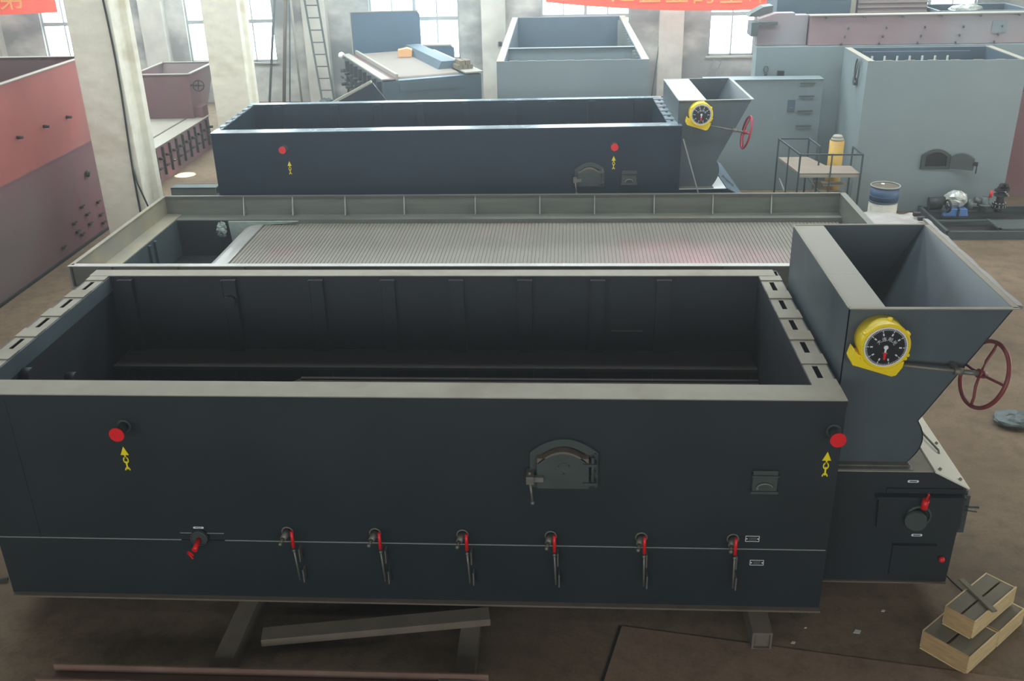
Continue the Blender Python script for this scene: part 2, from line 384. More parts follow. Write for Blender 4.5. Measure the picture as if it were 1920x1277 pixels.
def column(x0, x1, y0, y1, label, cable=False):
    # H-section concrete column: flanges front and back, recessed web
    t = thing('concrete_column', label, 'column', ((x0+x1)/2, (y0+y1)/2, 0), group=None)
    r = .09; f = .17
    pts = [(x0, y0), (x1, y0), (x1, y0+f), (x1-r, y0+f+.05), (x1-r, y1-f-.05), (x1, y1-f), (x1, y1), (x0, y1), (x0, y1-f), (x0+r, y1-f-.05), (x0+r, y0+f+.05), (x0, y0+f)]
    MB().prism(pts, 'z', 0, CEIL-.01).build('shaft', 'conc', t, bevel=.015)
    return t
c1 = column(-3.06, -2.36, 8.8, 9.55, 'near whitewashed concrete column with a black cable down its face')
pts = []
for i in range(26):
    z = CEIL-.2-i*(CEIL-.2)/25
    pts.append((-2.43+.03*math.sin(i*.5), 8.775, max(z, .02)))
tag(MB().tube(pts, .016).build('black_cable', 'rope'), 'black cable running down the face of the near concrete column', 'cable')
tag(MB().tube([(-2.44, 8.76, 1.45), (-2.40, 8.74, 1.2), (-2.3, 8.76, .8), (-2.16, 8.9, .3), (-2.14, 8.95, .03)], .014).build('hanging_cable', 'rope'), 'loose cable end branching off near the foot of the column', 'cable')
column(-3.62, -2.80, 16.0, 16.7, 'far whitewashed concrete column left of the rear open boiler')

# ------------------------------------------------------------------ boiler (furnace casing with coal hopper)
def gauge(root, X, s=1.0):
    # built around origin: dial faces -y, back at y=0
    def B(mb, name, m, par, bevel=0): return mb.build(name, m, par, X=X, bevel=bevel)
    g = MB(); g.cone((0, 0, 0), (0, -.15, 0), .172, .172, 40).cone((0, -.15, 0), (0, -.185, 0), .178, .172, 40)
    g.torus((0, -.181, 0), (0, 1, 0), .165, .012, 40, 8)
    g.cone((.03, -.09, .16), (.03, -.09, .185), .022, .018, 12)
    for a in (35, -20, 215, 150, 330):
        g.cone((.176*math.cos(R(a)), -.19, .176*math.sin(R(a))), (.176*math.cos(R(a)), -.14, .176*math.sin(R(a))), .014, .014, 10)
    # gearbox block under the drum, running down to the right
    pts_ = [(-.20, -.05), (-.17, -.08), (.10, -.14), (.16, -.12), (.155, -.17), (.12, -.235), (.09, -.245), (-.20, -.165), (-.215, -.13)]
    g.prism(pts_, 'y', -.165, -.03)
    body = B(g, 'gauge_housing', 'yellow', root, .008)
    lab(body, 'yellow gearbox housing')
    d = MB().cone((0, -.184, 0), (0, -.194, 0), .153, .151, 48)
    B(d, 'dial_rim', 'white', body)
    d = MB().cone((0, -.190, 0), (0, -.1945, 0), .143, .143, 48)
    B(d, 'dial_face', 'black', body)
    tk = MB()
    for i in range(80):
        a = 2*PI*i/80; big = i % 8 == 0
        r0 = .118 if big else .130; r1 = .142; w = .0026 if big else .0016
        for (ra, rb, ww) in ((r0, r1, w),)+(((.092, .110, .005),) if big and i not in (60,) else ()):
            c, s_ = math.cos(a), math.sin(a)
            q = [(ra*c-ww*s_, ra*s_+ww*c), (rb*c-ww*s_, rb*s_+ww*c), (rb*c+ww*s_, rb*s_-ww*c), (ra*c+ww*s_, ra*s_-ww*c)]
            tk.prism(q, 'y', -.1958, -.1944)
    B(tk, 'dial_marks', 'white', body)
    for ch, a in zip('大连阳光', (142, 108, 72, 38)):
        XX = X @ facing_front(.066*math.cos(R(a)), -.1955, .062*math.sin(R(a)), R(a-90))
        text_mesh('dial_lettering', ch, .034, 'white', body, XX, .0005)
    XX = X @ facing_front(0, -.1955, -.045, 0)
    text_mesh('dial_lettering', '▬▬▬▬▬▬', .006, 'white', body, XX, .0004)
    n = MB().cone((0, -.193, 0), (0, -.203, 0), .017, .015, 20)
    n.prism([(-.007, 0), (.007, 0), (.006, -.05), (-.006, -.05)], 'y', -.2, -.196)
    B(n, 'needle_hub', 'white', body)
    n = MB().prism([(-.011, -.04), (.011, -.04), (.007, -.095), (-.005, -.097)], 'y', -.201, -.1965)
    B(n, 'needle', 'red', body)
    return body
def hand_wheel(root, c, n, r, m, X, name='hand_wheel'):
    c = Vector(c); n = Vector(n).normalized()
    up = Vector((0, 0, 1)); a = n.cross(up).normalized(); b = a.cross(n)
    w = MB().torus(c+n*.03, n, r, .016, 44, 10)
    for k in range(4):
        t = PI/2*k+.12; d = a*math.cos(t)+b*math.sin(t)
        w.tube([c+d*.02, c+d*.10+n*.005, c+d*(r*.75)+n*.028, c+d*r+n*.03], .011, 8)
    w.cone(c-n*.02, c+n*.045, .034, .028, 20)
    return w.build(name, m, root, X=X)
def fire_door(root, X, x0, x1, z0, z1, m='fdoor'):
    def B(mb, name, mm, par, bevel=0): return mb.build(name, mm, par, X=X, bevel=bevel)
    w = x1-x0; zs = z0+(z1-z0)*.72
    fr = MB(); out = arch(x0, x1, z0, zs, z1); inn = arch(x0+w*.11, x1-w*.11, z0+.04, zs-.04, z1-.06)
    ring_prism(fr, out, inn, 'y', -.028, 0)
    fr.torus(((x0+x1)/2, -.03, z0+.2), (0, 1, 0), .0001, .0001, 3, 3)
    frame = B(fr, 'fire_door_frame', m, root, .004)
    d = MB().prism(arch(x0+w*.10, x1-w*.13, z0+.02, zs-.07, z1-.085), 'y', -.085, -.01)
    door = B(d, 'fire_door', m, frame, .006)
    d = MB().prism(arch(x0+w*.11, x1-w*.14, z1-.13, zs-.06, z1-.072), 'y', -.084, -.012)
    lab(B(d, 'door_lip', 'brownsteel', frame), 'dusty curved top lip')
    k = MB().torus(((x0+x1)/2-.0, -.086, z0+.2), (0, 1, 0), .04, .007, 12, 6, R(20), R(160)); k.cone(((x0+x1)/2, -.08, z0+.15), ((x0+x1)/2, -.1, z0+.15), .01, .01, 8)
    B(k, 'door_boss', m, frame)
    h = MB()
    for z in (z0+.06, z0+.22): h.box(x1-w*.22, x1-.012, -.1, -.03, z, z+.022)
    h.cone((x1-w*.08, -.075, z0+.03), (x1-w*.08, -.075, z0+.29), .013, .013, 10)
    for z in (z0+.06, z0+.14, z0+.22, z0+.29): h.cone((x1-.02, -.028, z), (x1-.02, -.045, z), .009, .009, 8)
    B(h, 'hinge', m, frame)
    l = MB().box(x0-.025, x0+.03, -.14, -.02, z0+.09, z0+.155); l.box(x0+.03, x0+.10, -.12, -.085, z0+.10, z0+.14)
    l.cone((x0, -.10, z0+.15), (x0, -.10, z0+.175), .014, .01, 10); l.tube([(x0+.005, -.13, z0+.09), (x0+.02, -.135, z0-.06)], .010, 8)
    l.ball((x0+.021, -.135, z0-.07), .017, seg=10, rg=8)
    lab(B(l, 'door_latch', 'bare', frame), 'bare steel latch with hanging handle')
    return frame
def lifting_mark(root, X, x, z, y=-.001):
    g = MB().prism([(x-.032, z), (x+.032, z), (x, z+.075)], 'y', y-.003, y)
    g.prism([(x-.006, z), (x+.006, z), (x+.006, z-.025), (x-.006, z-.025)], 'y', y-.003, y)
    for k, (zz, sx) in enumerate(((z-.045, .022), (z-.09, .007), (z-.135, .022))):
        if sx > .01:
            o_ = [(x+math.cos(t*PI/8)*sx, zz+math.sin(t*PI/8)*.03) for t in range(16)]
            i_ = [(x+math.cos(t*PI/8)*(sx-.009), zz+math.sin(t*PI/8)*.020) for t in range(16)]
            if k == 2: o_, i_ = o_[:9], i_[:9]; pl = o_+i_[::-1]; g.prism(pl, 'y', y-.003, y)
            else: ring_prism(g, o_, i_, 'y', y-.003, y)
        else: g.prism([(x-.006, zz-.035), (x+.006, zz-.035), (x+.006, zz+.035), (x-.006, zz+.035)], 'y', y-.0035, y-.0005)
    return lab(g.build('lifting_mark', 'sticker', root, X=X), 'yellow chain and arrow lifting sticker')
def lug(root, X, x, z):
    a = MB().cone((x, 0, z), (x, -.13, z), .038, .038, 24).cone((x, 0, z), (x, -.012, z), .055, .055, 24)
    s_ = a.build('lifting_lug', 'fdoor', root, X=X)
    lab(MB().cone((x, -.13, z), (x, -.142, z), .056, .056, 28).build('lug_cap', 'red', s_, X=X), 'round red cap')
def nameplate(root, X, x, z, w, h, y=-.001, oval=False):
    g = MB()
    if oval:
        def stad(w_, h_):
            r = h_/2; p = []
            for i in range(9): t = -PI/2+PI*i/8; p.append((x+w_/2-r+math.cos(t)*r, z+math.sin(t)*r))
            for i in range(9): t = PI/2+PI*i/8; p.append((x-w_/2+r+math.cos(t)*r, z+math.sin(t)*r))
            return p
        ring_prism(g, stad(w, h), stad(w-.012, h-.010), 'y', y-.003, y)
    else:
        o_ = [(x-w/2, z-h/2), (x+w/2, z-h/2), (x+w/2, z+h/2), (x-w/2, z+h/2)]; e = .004
        i_ = [(x-w/2+e, z-h/2+e), (x+w/2-e, z-h/2+e), (x+w/2-e, z+h/2-e), (x-w/2+e, z+h/2-e)]
        ring_prism(g, o_, i_, 'y', y-.003, y)
    for sx in (-1, 1): g.cone((x+sx*(w/2-.011), y, z), (x+sx*(w/2-.011), y-.004, z), .006, .006, 8)
    b = g.build('nameplate', 'white', root, X=X); lab(b, 'small black nameplate with white border')
    MB().prism([(x-w/2+.005, z-h/2+.005), (x+w/2-.005, z-h/2+.005), (x+w/2-.005, z+h/2-.005), (x-w/2+.005, z+h/2-.005)], 'y', y-.002, y).build('plate_field', 'black', b, X=X)
    g = MB()
    n = 2 if not oval else 1
    for r_ in range(n):
        zz = z+(.006 if r_ == 0 else -.009)*(1 if not oval else 0)
        x0 = x-w*.24
        while x0 < x+w*.24:
            ww = random.uniform(.004, .008); g.prism([(x0, zz-.003), (x0+ww, zz-.003), (x0+ww, zz+.003), (x0, zz+.003)], 'y', y-.0028, y-.002); x0 += ww+.003
    g.build('plate_lettering', 'seam', b, X=X)

def boiler(root, X, P):
    def B(mb, name, mm, par=None, bevel=0): return mb.build(name, mm, par or root, X=X, bevel=bevel)
    L, D, zt, zb = P['L'], P['D'], P['zt'], P['zb']; xo = P['xo']
    pm, top, inn = P['paint'], P['top'], P['inner']
    if not P['near']:
        for xs_ in (.6, 3.6, 6.6): B(MB().box(xs_-.1, xs_+.1, .1, D-.1, 0, zb+.01), 'skid_foot', 'brownsteel')
    zs = zb+.55
    # front side: outer skin upper and lower, inner skin
    g = MB().box(xo, L, 0, .012, zs, zt-.008); B(g, 'front_panel', pm)
    g = MB().box(0, L-P.get('rset', .0), -.004, .012, zb, zs-.004); B(g, 'lower_panel', pm)
    if P['near']:
        g = MB().box(0.0, 1.5, -.006, .002, zs-.005, zs+.002).box(1.85, L-.01, -.006, .002, zs-.005, zs+.002).box(1.5, 1.85, -.006, .002, zs+.062, zs+.067)
        B(g, 'seam_strip', 'seam')
        g = MB().box(.34, .36, -.003, .002, zs, zt-.05); B(g, 'weld_seam', pm)
    g = MB().box(0, L, -.05, .10, zb-.012, zb+.004); B(g, 'base_flange', 'brownsteel' if P['near'] else pm)
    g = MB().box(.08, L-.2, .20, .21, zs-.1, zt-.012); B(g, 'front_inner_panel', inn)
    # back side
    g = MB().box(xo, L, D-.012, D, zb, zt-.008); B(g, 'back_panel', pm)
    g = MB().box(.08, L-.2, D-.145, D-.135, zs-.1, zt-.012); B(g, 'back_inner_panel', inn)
    # top flanges
    fb = .15; ff = .22
    B(MB().box(xo, L, -.012, ff, zt-.008, zt), 'top_flange', top)
    B(MB().box(xo-.01, L-.04, D-fb, D+.01, zt-.008, zt), 'top_flange', top)
    B(MB().box(xo, L, -.012, -.004, zt-.05, zt-.008), 'flange_lip', pm)
    # end walls, doubled, with slotted tops
    for side in (0, 1):
        xa, xb = (xo, .08) if side == 0 else (L-.195, L)
        B(MB().box(xa, xa+.01, 0.01, D-.01, zs, zt-.012).box(0, .01, .012, D-.012, zb, zs).box(xa, .01, .012, D-.012, zs, zs+.01) if side == 0 else MB().box(xb-.01, xb, 0.01, D-.01, zb, zt-.012), 'end_panel', pm)
        xi = xb if side == 0 else xa
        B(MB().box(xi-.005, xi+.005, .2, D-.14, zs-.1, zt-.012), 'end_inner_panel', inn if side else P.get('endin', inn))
        w = abs(xb-xa); st = MB(); z = zt-.014
        st.box(xa, xa+w*.36, .2, D-.14, z-.006, z); st.box(xa+w*.58, xb, .2, D-.14, z-.006, z)
        n = P['slots']; y0, y1 = ff+.02, D-fb-.02; pitch = (y1-y0)/n
        for k in range(n+1):
            yc = y0+pitch*k
            st.box(xa, xb, max(ff-.01, yc-.085), min(D-fb+.01, yc+.085), zt-.010, zt-.003)
            st.box(xa, xb, max(ff-.01, yc-.11), min(D-fb+.01, yc+.12), z-.005, z+.001)
        sf = B(st, 'slotted_flange', P['slotmat'])
        # blue grey inner lip angle
        s0 = xi-.004 if side else xi-.004
        B(MB().box(s0, s0+.008, .2, D-.14, zt-.16, zt-.014) if side else MB().box(xi-.002, xi+.012, .2, D-.14, zt-.16, zt-.014), 'inner_lip', P['hopm'] if P['near'] else inn)
        gd = MB().box(xa+w*.3, xa+w*.62, .15, D-.1, zb+.3, zt-.2); B(gd, 'gap_dark_block', 'black')  # black block added so the gap under the slots looks dark
    B(MB().box(.08, L-.2, D-.150, D-.142, zt-.10, zt-.012), 'inner_lip', inn)
    # inside: ribs, ledge, grate
    for x in P['ribs']:
        B(MB().box(x-.07, x+.07, D-.20, D-.145, zs+.2, zt-.03).box(x-.07, x-.06, D-.21, D-.2, zs+.2, zt-.03).box(x+.06, x+.07, D-.21, D-.2, zs+.2, zt-.03), 'wall_rib', inn)
    if P['near']:
        B(MB().box(.15, L-.21, D-.55, D-.14, 1.21, 1.24), 'inner_ledge', 'inledge')
        B(MB().box(2.0, L-.21, .22, D-.60, 1.10, 1.15).prism([(1.55, .97), (2.0, 1.15), (2.0, 1.10), (1.58, .93)], 'y', .22, D-.6).box(2.0, L-.21, D-.64, D-.60, 1.15, 1.165), 'grate_bed', 'inledge')
        B(MB().box(.1, L-.21, .2, D-.15, .5, .52), 'bottom_plate', 'darkin')
        for (y, z) in ((.72, 1.80), (1.34, 1.45)):
            B(MB().cone((.08, y, z), (.17, y, z), .07, .07, 20), 'pipe_stub', inn)
        B(MB().cone((1.27, D-.2, 1.78), (1.27, D-.27, 1.78), .06, .06, 20), 'pipe_stub', inn)
        for z in (1.2, 1.45): B(MB().box(4.95, 5.25, D-.16, D-.145, z, z+.01), 'step_bracket', 'brownsteel')
    else:
        B(MB().box(.1, L-.21, .2, D-.15, .9, .92), 'bottom_plate', inn)
    # fittings on the front
    for x, z in P['lugs']: lug(root, X, x, z)
    for x, z in P['marks']: lifting_mark(root, X, x, z)
    fire_door(root, X, *P['door'], m='fdoor')
    x0, x1, z0, z1 = P['hatch']
    h = B(MB().box(x0, x1, -.03, 0, z0, z1).box(x0-.01, x1+.01, -.045, 0, z1-.045, z1-.035).box(x0-.01, x1+.01, -.045, 0, z0, z0+.02), 'inspection_hatch', 'fdoor', bevel=.003)
    B(MB().torus(((x0+x1)/2, -.04, z0+.055), (0, 1, 0), .055, .008, 14, 6, 0, PI, (1, .6)).cone(((x0+x1)/2-.055, -.03, z0+.055), ((x0+x1)/2-.055, -.05, z0+.05), .011, .011, 8), 'hatch_handle', 'bare', h)
    if P['near']:
        for i, x in enumerate((2.34, 3.03, 3.71, 4.39, 5.08, 5.77)):
            v = B(MB().cone((x+.02, 0, .82), (x+.0, -.07, .80), .030, .024, 16).torus((x+.02, -.003, .82), (0, 1, 0), .042, .007, 18, 6).cone((x, -.07, .80), (x-.01, -.11, .785), .015, .012, 12).ball((x-.01, -.115, .785), .016, seg=10, rg=8), 'air_valve', 'bare')
            lx = x+.085-.012*i
            B(MB().tube([(lx, -.1, .72), (lx+.01, -.08, .42)], .008, 8).ball((lx, -.1, .715), .014, seg=10, rg=6), 'lever_rod', 'bare', v)
            for bx0, bz0, bz1 in ((lx+.02, .58, .70), (lx+.03, .38, .50)): B(MB().box(bx0, bx0+.01, -.065, 0, bz0, bz1), 'lever_bracket', 'bare', v)
            lab(B(MB().cone((lx, -.1, .745), (lx, -.1, .895), .0135, .0125, 12), 'lever_grip', 'red', v), 'red lever grip')
        c = B(MB().cone((1.655, 0, .76), (1.655, -.03, .76), .072, .066, 28).torus((1.655, -.03, .76), (0, 1, 0), .062, .008, 28, 6), 'clean_out_port', 'fdoor')
        lab(B(MB().cone((1.655, -.02, .755), (1.648, -.13, .72), .020, .022, 14).prism([(1.60, .72), (1.615, .735), (1.65, .70), (1.645, .69)], 'y', -.16, -.15).prism([(1.60, .715), (1.612, .725), (1.645, .665), (1.635, .66)], 'y', -.16, -.15), 'plug_handle', 'red', c), 'red locking plug handle')
        nameplate(root, X, 5.935, .823, .105, .052); nameplate(root, X, 5.985, .605, .105, .048, y=-.005)
        nameplate(root, X, 1.655, .845, .085, .018, oval=True)
    # hopper
    hx0, hx1, hy0, hy1, hz = P['hop']; t = .008; tz = P['throat']; hm = P['hopm']
    prof = [(hx0, hz), (hx1, hz), (hx0+tz[0][0], tz[0][1])]
    arc = []
    (ax, az), (bx, bz), (cx_, cz) = tz
    for i in range(1, 9):
        s_ = i/8; arc.append((hx0+(1-s_)**2*ax+2*s_*(1-s_)*(bx+.03)+s_*s_*cx_, (1-s_)**2*az+2*s_*(1-s_)*bz+s_*s_*cz))
    prof += arc+[(hx0, cz)]
    hp = MB()
    hp.prism(prof, 'y', hy0, hy0+t); hp.prism(prof, 'y', hy1-t, hy1)
    hp.box(hx0, hx0+t, hy0, hy1, cz, hz)
    rr = [(hx1, hz), (hx0+tz[0][0], tz[0][1])]+arc
    for (p, q) in zip(rr[:-1], rr[1:]):
        hp.add([(p[0], hy0, p[1]), (q[0], hy0, q[1]), (q[0], hy1, q[1]), (p[0], hy1, p[1]), (p[0]-t, hy0, p[1]), (q[0]-t, hy0, q[1]), (q[0]-t, hy1, q[1]), (p[0]-t, hy1, p[1])],
               [(0, 1, 2, 3), (4, 7, 6, 5), (0, 4, 5, 1), (2, 6, 7, 3), (0, 3, 7, 4), (1, 5, 6, 2)])
    hopper = B(hp, 'hopper', hm)
    lab(hopper, 'tapering sheet steel coal hopper')
    rm = MB().box(hx0-.005, hx1+.03, hy0-.02, hy0+.012, hz-.004, hz+.004).box(hx0-.005, hx1+.03, hy1-.012, hy1+.01, hz-.004, hz+.004).box(hx1-.01, hx1+.035, hy0, hy1, hz-.004, hz+.004).box(hx0-.01, hx0+.01, hy0, hy1, hz-.003, hz+.004)
    B(rm, 'hopper_rim', P['rim'], hopper)
    if P['near']:
        pd = MB(); n = 26; prev = None
        for i in range(n):
            y = hy0+.04+(hy1-hy0+.12)*i/(n-1); wv = .045+.006*math.sin(i*1.1)+random.uniform(-.005, .005)
            q = [pd.bm.verts.new((hx1+.034, y, hz-.02)), pd.bm.verts.new((hx1+.034, y, hz+.006)), pd.bm.verts.new((hx1+.034+wv, y, hz+.0)), pd.bm.verts.new((hx1+.034+wv, y, hz-.025))]
            if prev:
                for k in range(4): pd.bm.faces.new([prev[k], prev[(k+1) % 4], q[(k+1) % 4], q[k]])
            else: pd.bm.faces.new(q)
            prev = q
        pd.bm.faces.new(prev[::-1])
        lab(B(pd, 'rim_padding', 'tarp', hopper), 'ragged pale strip along the outer rim')
    cw = P['cover']
    B(MB().box(hx0, hx0+cw, hy0, hy0+(hy1-hy0)*.36-.004, hz-.012, hz-.002).box(hx0, hx0+cw, hy0+(hy1-hy0)*.36, hy1, hz-.012, hz-.003), 'cover_plate', P['cov'], hopper)
    B(MB().box(hx0+cw-.008, hx0+cw, hy0+t, hy1-t, cz, hz-.012), 'inner_baffle', hm, hopper)
    if not P['near']:
        B(MB().bar((L+.02, -.05, zt-.2), (L+.30, -.05, zt-1.06), .02, .02), 'stay_bar', 'seam')
    # gauge, shaft and hand wheel
    gx, gz = P['gauge']
    gb = gauge(root, X @ Matrix.Translation((gx, hy0, gz)) @ Matrix.Rotation(R(2), 4, 'Y'))
    wc = Vector(P['wheel']); gs = Vector((gx+.12, hy0-.10, gz-.18)); d = (wc-gs).normalized()
    ax_ = MB().tube([gs, wc], .014, 10); pb = gs+(wc-gs)*.74
    ax_.cone(pb-d*.03, pb+d*.03, .028, .028, 14).cone(pb+d*.03, wc, .019, .019, 12).box(pb.x-.02, pb.x+.01, pb.y, hy0, pb.z-.02, pb.z+.02)
    B(ax_, 'drive_shaft', 'bare')
    hand_wheel(root, wc, P['wn'], .245, P['wheelm'], X)
    # feed housing under the hopper
    fx0, fx1, fy0, fy1 = P['feed']; fz0, fzt = P['feedz']
    prof = [(fx0, fz0), (fx1-.02, fz0-.02), (fx1, fzt-.14), (fx1-.26, fzt), (fx0, fzt)]
    fh = B(MB().prism(prof, 'y', fy0, fy1), 'feed_housing', pm)
    B(MB().box(fx0, fx1-.27, fy0, fy1, fzt, fzt+.008), 'housing_top', P['housetop'], fh)
    sl = Vector((.26, 0, -.14)).normalized(); nn = Vector((.14, 0, .26)).normalized()
    p0 = Vector((fx1-.265, 0, fzt+.006)); p1 = Vector((fx1+.012, 0, fzt-.142))
    cp = MB(); vv = []
    for y in (fy0-.015, fy1):
        for p in (p0, p1, p1+nn*.012, p0+nn*.012): vv.append((p.x, y, p.z))
    cp.add(vv, [(0, 1, 2, 3), (4, 7, 6, 5), (0, 4, 5, 1), (1, 5, 6, 2), (2, 6, 7, 3), (3, 7, 4, 0)])
    cpl = B(cp, 'sloping_cover', P['slope'], fh); 
    for s_, y in ((.2, fy0+.06), (.8, fy0+.06), (.2, fy0+.75), (.8, fy0+.6)):
        p = p0+(p1-p0)*s_; B(MB().cone((p.x, y, p.z), (p.x+nn.x*.03, y, p.z+nn.z*.03), .012, .012, 8), 'cover_bolt', 'bare', fh)
    pa, pb_ = p0+(p1-p0)*.35+nn*.03, p0+(p1-p0)*.6+nn*.03
    bt = MB().tube([(pa.x, fy0+.9, pa.z-.02), (pa.x, fy0+.88, pa.z), (pa.x+.01, fy0+.6, pa.z), (pb_.x, fy0+.42, pb_.z), (pb_.x, fy0+.4, pb_.z-.02)], .009, 8)
    B(bt, 'cover_handle', 'bare', fh)
    fl = MB().box(fx0+.02, hx0+cx_+.02, fy0+.005, hy0, cz-.035, cz-.01).box(fx0+.02, hx0+cx_+.01, hy0-.05, hy0+.02, cz-.012, cz)
    B(fl, 'throat_flange', 'bare', fh)
    if P['near']:
        y = fy0
        B(MB().prism([(6.94, .75), (7.57, .75), (7.56, 1.02), (6.92, 1.05)], 'y', y-.04, y).box(6.9, 7.57, y-.06, y, 1.03, 1.05).box(6.98, 7.55, y-.015, y, 1.06, 1.10), 'drive_cover', pm, fh)
        B(MB().cone((7.22, y-.04, .86), (7.20, y-.11, .86), .082, .078, 32).torus((7.24, y-.045, .87), (0, 1, 0), .09, .012, 28, 8), 'round_flange', 'fdoor', fh)
        lab(B(MB().cone((7.245, y-.10, .98), (7.25, y-.10, 1.06), .026, .026, 14).tube([(7.25, y-.1, 1.06), (7.265, y-.1, 1.10), (7.26, y-.1, 1.115)], .008, 8), 'cable_gland', 'red', fh), 'red cable gland')
        B(MB().box(7.10, 7.42, y-.02, y, .30, .57).box(7.09, 7.43, y-.035, y, .565, .585), 'clean_out_door', pm, fh)
        lab(B(MB().ball((7.485, y-.03, .455), .024, seg=12, rg=8).cone((7.485, y, .455), (7.485, y-.03, .455), .012, .012, 8), 'knob', 'red', fh), 'red knob')
        B(MB().box(7.585, 7.63, y+.02, y+.1, .68, 1.02).tube([(7.6, y+.02, .92), (7.70, y+.0, .93)], .009, 8).tube([(7.6, y+.02, .89), (7.69, y+.0, .89)], .006, 8).cone((7.6, y+.05, 1.02), (7.6, y+.05, 1.06), .018, .018, 8), 'side_bracket', 'fdoor', fh)
        nameplate(root, X, 7.17, 1.16, .085, .022, y=y-.001, oval=True); nameplate(root, X, 7.27, .665, .085, .022, y=y-.001, oval=True)
        B(MB().box(fx0, fx1-.02, fy0-.02, fy0, fz0-.012, fz0+.002), 'housing_foot', 'brownsteel', fh)
    else:
        lab(B(MB().cone((fx0+.62, fy0-.06, fzt-.22), (fx0+.62, fy0-.06, fzt-.10), .03, .03, 14), 'cable_gland', 'red', fh), 'red cable gland')

rootA = thing('coal_boiler', 'near dark slate steel boiler casing with open top, red valve levers and hopper', 'boiler', (0, 0, .18))
boiler(rootA, Matrix.Identity(4), dict(L=6.5, D=2.59, zt=2.02, zb=.18, xo=-.1, paint='dark', top='dust', inner='darkin', near=True, slots=5, slotmat='dust',
    ribs=(.25, 1.27, 2.12, 2.81, 3.47, 4.12, 4.81, 5.43), lugs=((1.235, 1.755), (6.43, 1.77)), marks=((1.19, 1.50), (6.41, 1.52)),
    door=(4.26, 4.76, 1.28, 1.69), hatch=(5.89, 6.07, 1.25, 1.44), hop=(6.55, 7.70, .40, 2.33, 2.55), throat=((.62, 1.63), (.72, 1.44), (.59, 1.27)),
    hopm='hop', rim='dust', cov='plate', cover=.26, gauge=(6.78, 2.33), wheel=(7.49, .26, 2.10), wn=(.93, .16, -.30), wheelm='wheelred',
    feed=(6.52, 7.58, .30, 2.4), feedz=(.22, 1.24), housetop='dust', slope='cream', endin='darkin'))
XC = Matrix.Translation((-1.0, 8.52, 0)) @ Matrix.Rotation(R(2.1), 4, 'Z')
rootC = thing('coal_boiler', 'dark blue boiler casing standing behind the raw steel grate frame', 'boiler', (-1.0, 8.52, 0), R(2.1))
boiler(rootC, XC, dict(L=7.25, D=2.38, zt=2.05, zb=.18, xo=0, paint='blue', top='bluetop', inner='blue', near=False, slots=6, slotmat='bluetop',
    ribs=(.5, 1.5, 2.25, 3.0, 3.8, 4.6, 5.3, 6.0, 6.8), lugs=((1.12, 1.80), (6.22, 1.76)), marks=((1.17, 1.52), (6.22, 1.52)),
    door=(5.62, 6.08, 1.12, 1.50), hatch=(6.35, 6.58, 1.14, 1.36), hop=(7.20, 8.30, .12, 2.0, 2.40), throat=((.63, 1.46), (.72, 1.28), (.58, 1.06)),
    hopm='hop', rim='seam', cov='white', cover=.42, gauge=(7.52, 2.22), wheel=(8.20, .0, 1.93), wn=(.95, .0, -.2), wheelm='wheelred2',
    feed=(7.22, 8.26, .02, 2.1), feedz=(.2, 1.04), housetop='white', slope='greyd'))

# supports under the near boiler
for i, (x, y0, lb) in enumerate(((1.98, -.86, 'left steel support beam sticking out under the near boiler'), (6.02, -.29, 'right steel support beam end poking out under the near boiler'))):
    b = MB().box(x-.075, x+.075, y0, 2.62, .150, .166).box(x-.075, x+.075, y0+.004, 2.62, 0, .014).box(x-.075, x-.06, y0+.004, 2.6, .014, .150).box(x+.06, x+.075, y0+.004, 2.6, .014, .150).box(x-.06, x+.06, y0+.03, y0+.04, .014, .15)
    tag(b.build('support_beam', 'brownsteel'), lb, 'beam', 'beams under the near boiler')
tag(MB().box(3.71, 3.86, -.80, 2.62, 0, .10).build('support_beam', 'brownsteel'), 'low steel beam crossed by the slanting bar in front of the near boiler', 'beam', 'beams under the near boiler')
XX = Matrix.Translation((3.06, -.27, .133)) @ Matrix.Rotation(R(9.5), 4, 'Z')
tag(MB().box(-.88, .88, -.075, .075, -.032, .032, XX).build('flat_bar', 'brownsteel', bevel=.004), 'slanting flat steel bar lying across the low beam', 'bar')
ch = MB().box(.78, 3.98, -1.02, -.86, .16, .172).box(.78, 3.98, -.872, -.86, .172, .24).box(.72, 3.98, -1.02, -1.008, .172, .24)
tag(ch.build('steel_channel', 'rust'), 'rust brown channel lying along the bottom edge in front of the near boiler', 'beam')
for x in (1.1, 3.7):
    tag(MB().box(x-.06, x+.06, -1.05, -.84, 0, .16).build('timber_block', 'brownsteel'), 'packing block under the %s end of the rust brown channel' % ('left' if x < 2 else 'right'), 'block')
tag(MB().box(3.62, 3.85, -1.0, -.88, .172, .20).build('steel_offcut', 'bare'), 'small flat offcut resting in the rust brown channel', 'offcut')
tag(MB().prism([(4.97, -.06), (7.87, -.55), (8.3, -2.2), (4.4, -2.2)], 'z', 0, .008).build('floor_plate', 'floorplate'), 'large brown steel plate on the floor below the near boiler', 'plate')
for (x, y, s_, lb) in ((6.80, -.06, .035, 'curled paper scrap on the floor right of the support beam'), (7.07, .19, .018, 'tiny paper scrap nearest the feed housing'), (6.41, -.03, .012, 'white fleck just right of the support beam'), (6.28, -.2, .02, 'dull scrap in front of the support beam end')):
    tag(MB().prism([(x-s_, y-s_*.5), (x+s_*.4, y-s_*.7), (x+s_, y+s_*.3), (x-s_*.2, y+s_*.6)], 'z', .001, .006).build('paper_scrap', 'paper'), lb, 'litter', 'scraps on the floor')
tag(MB().ball((9.32, 3.27, .06), .18, 1.2, 1, .35, jit=.01).build('rag_heap', 'steeldark'), 'grey rag heap on the open floor right of the hand wheel', 'rag')

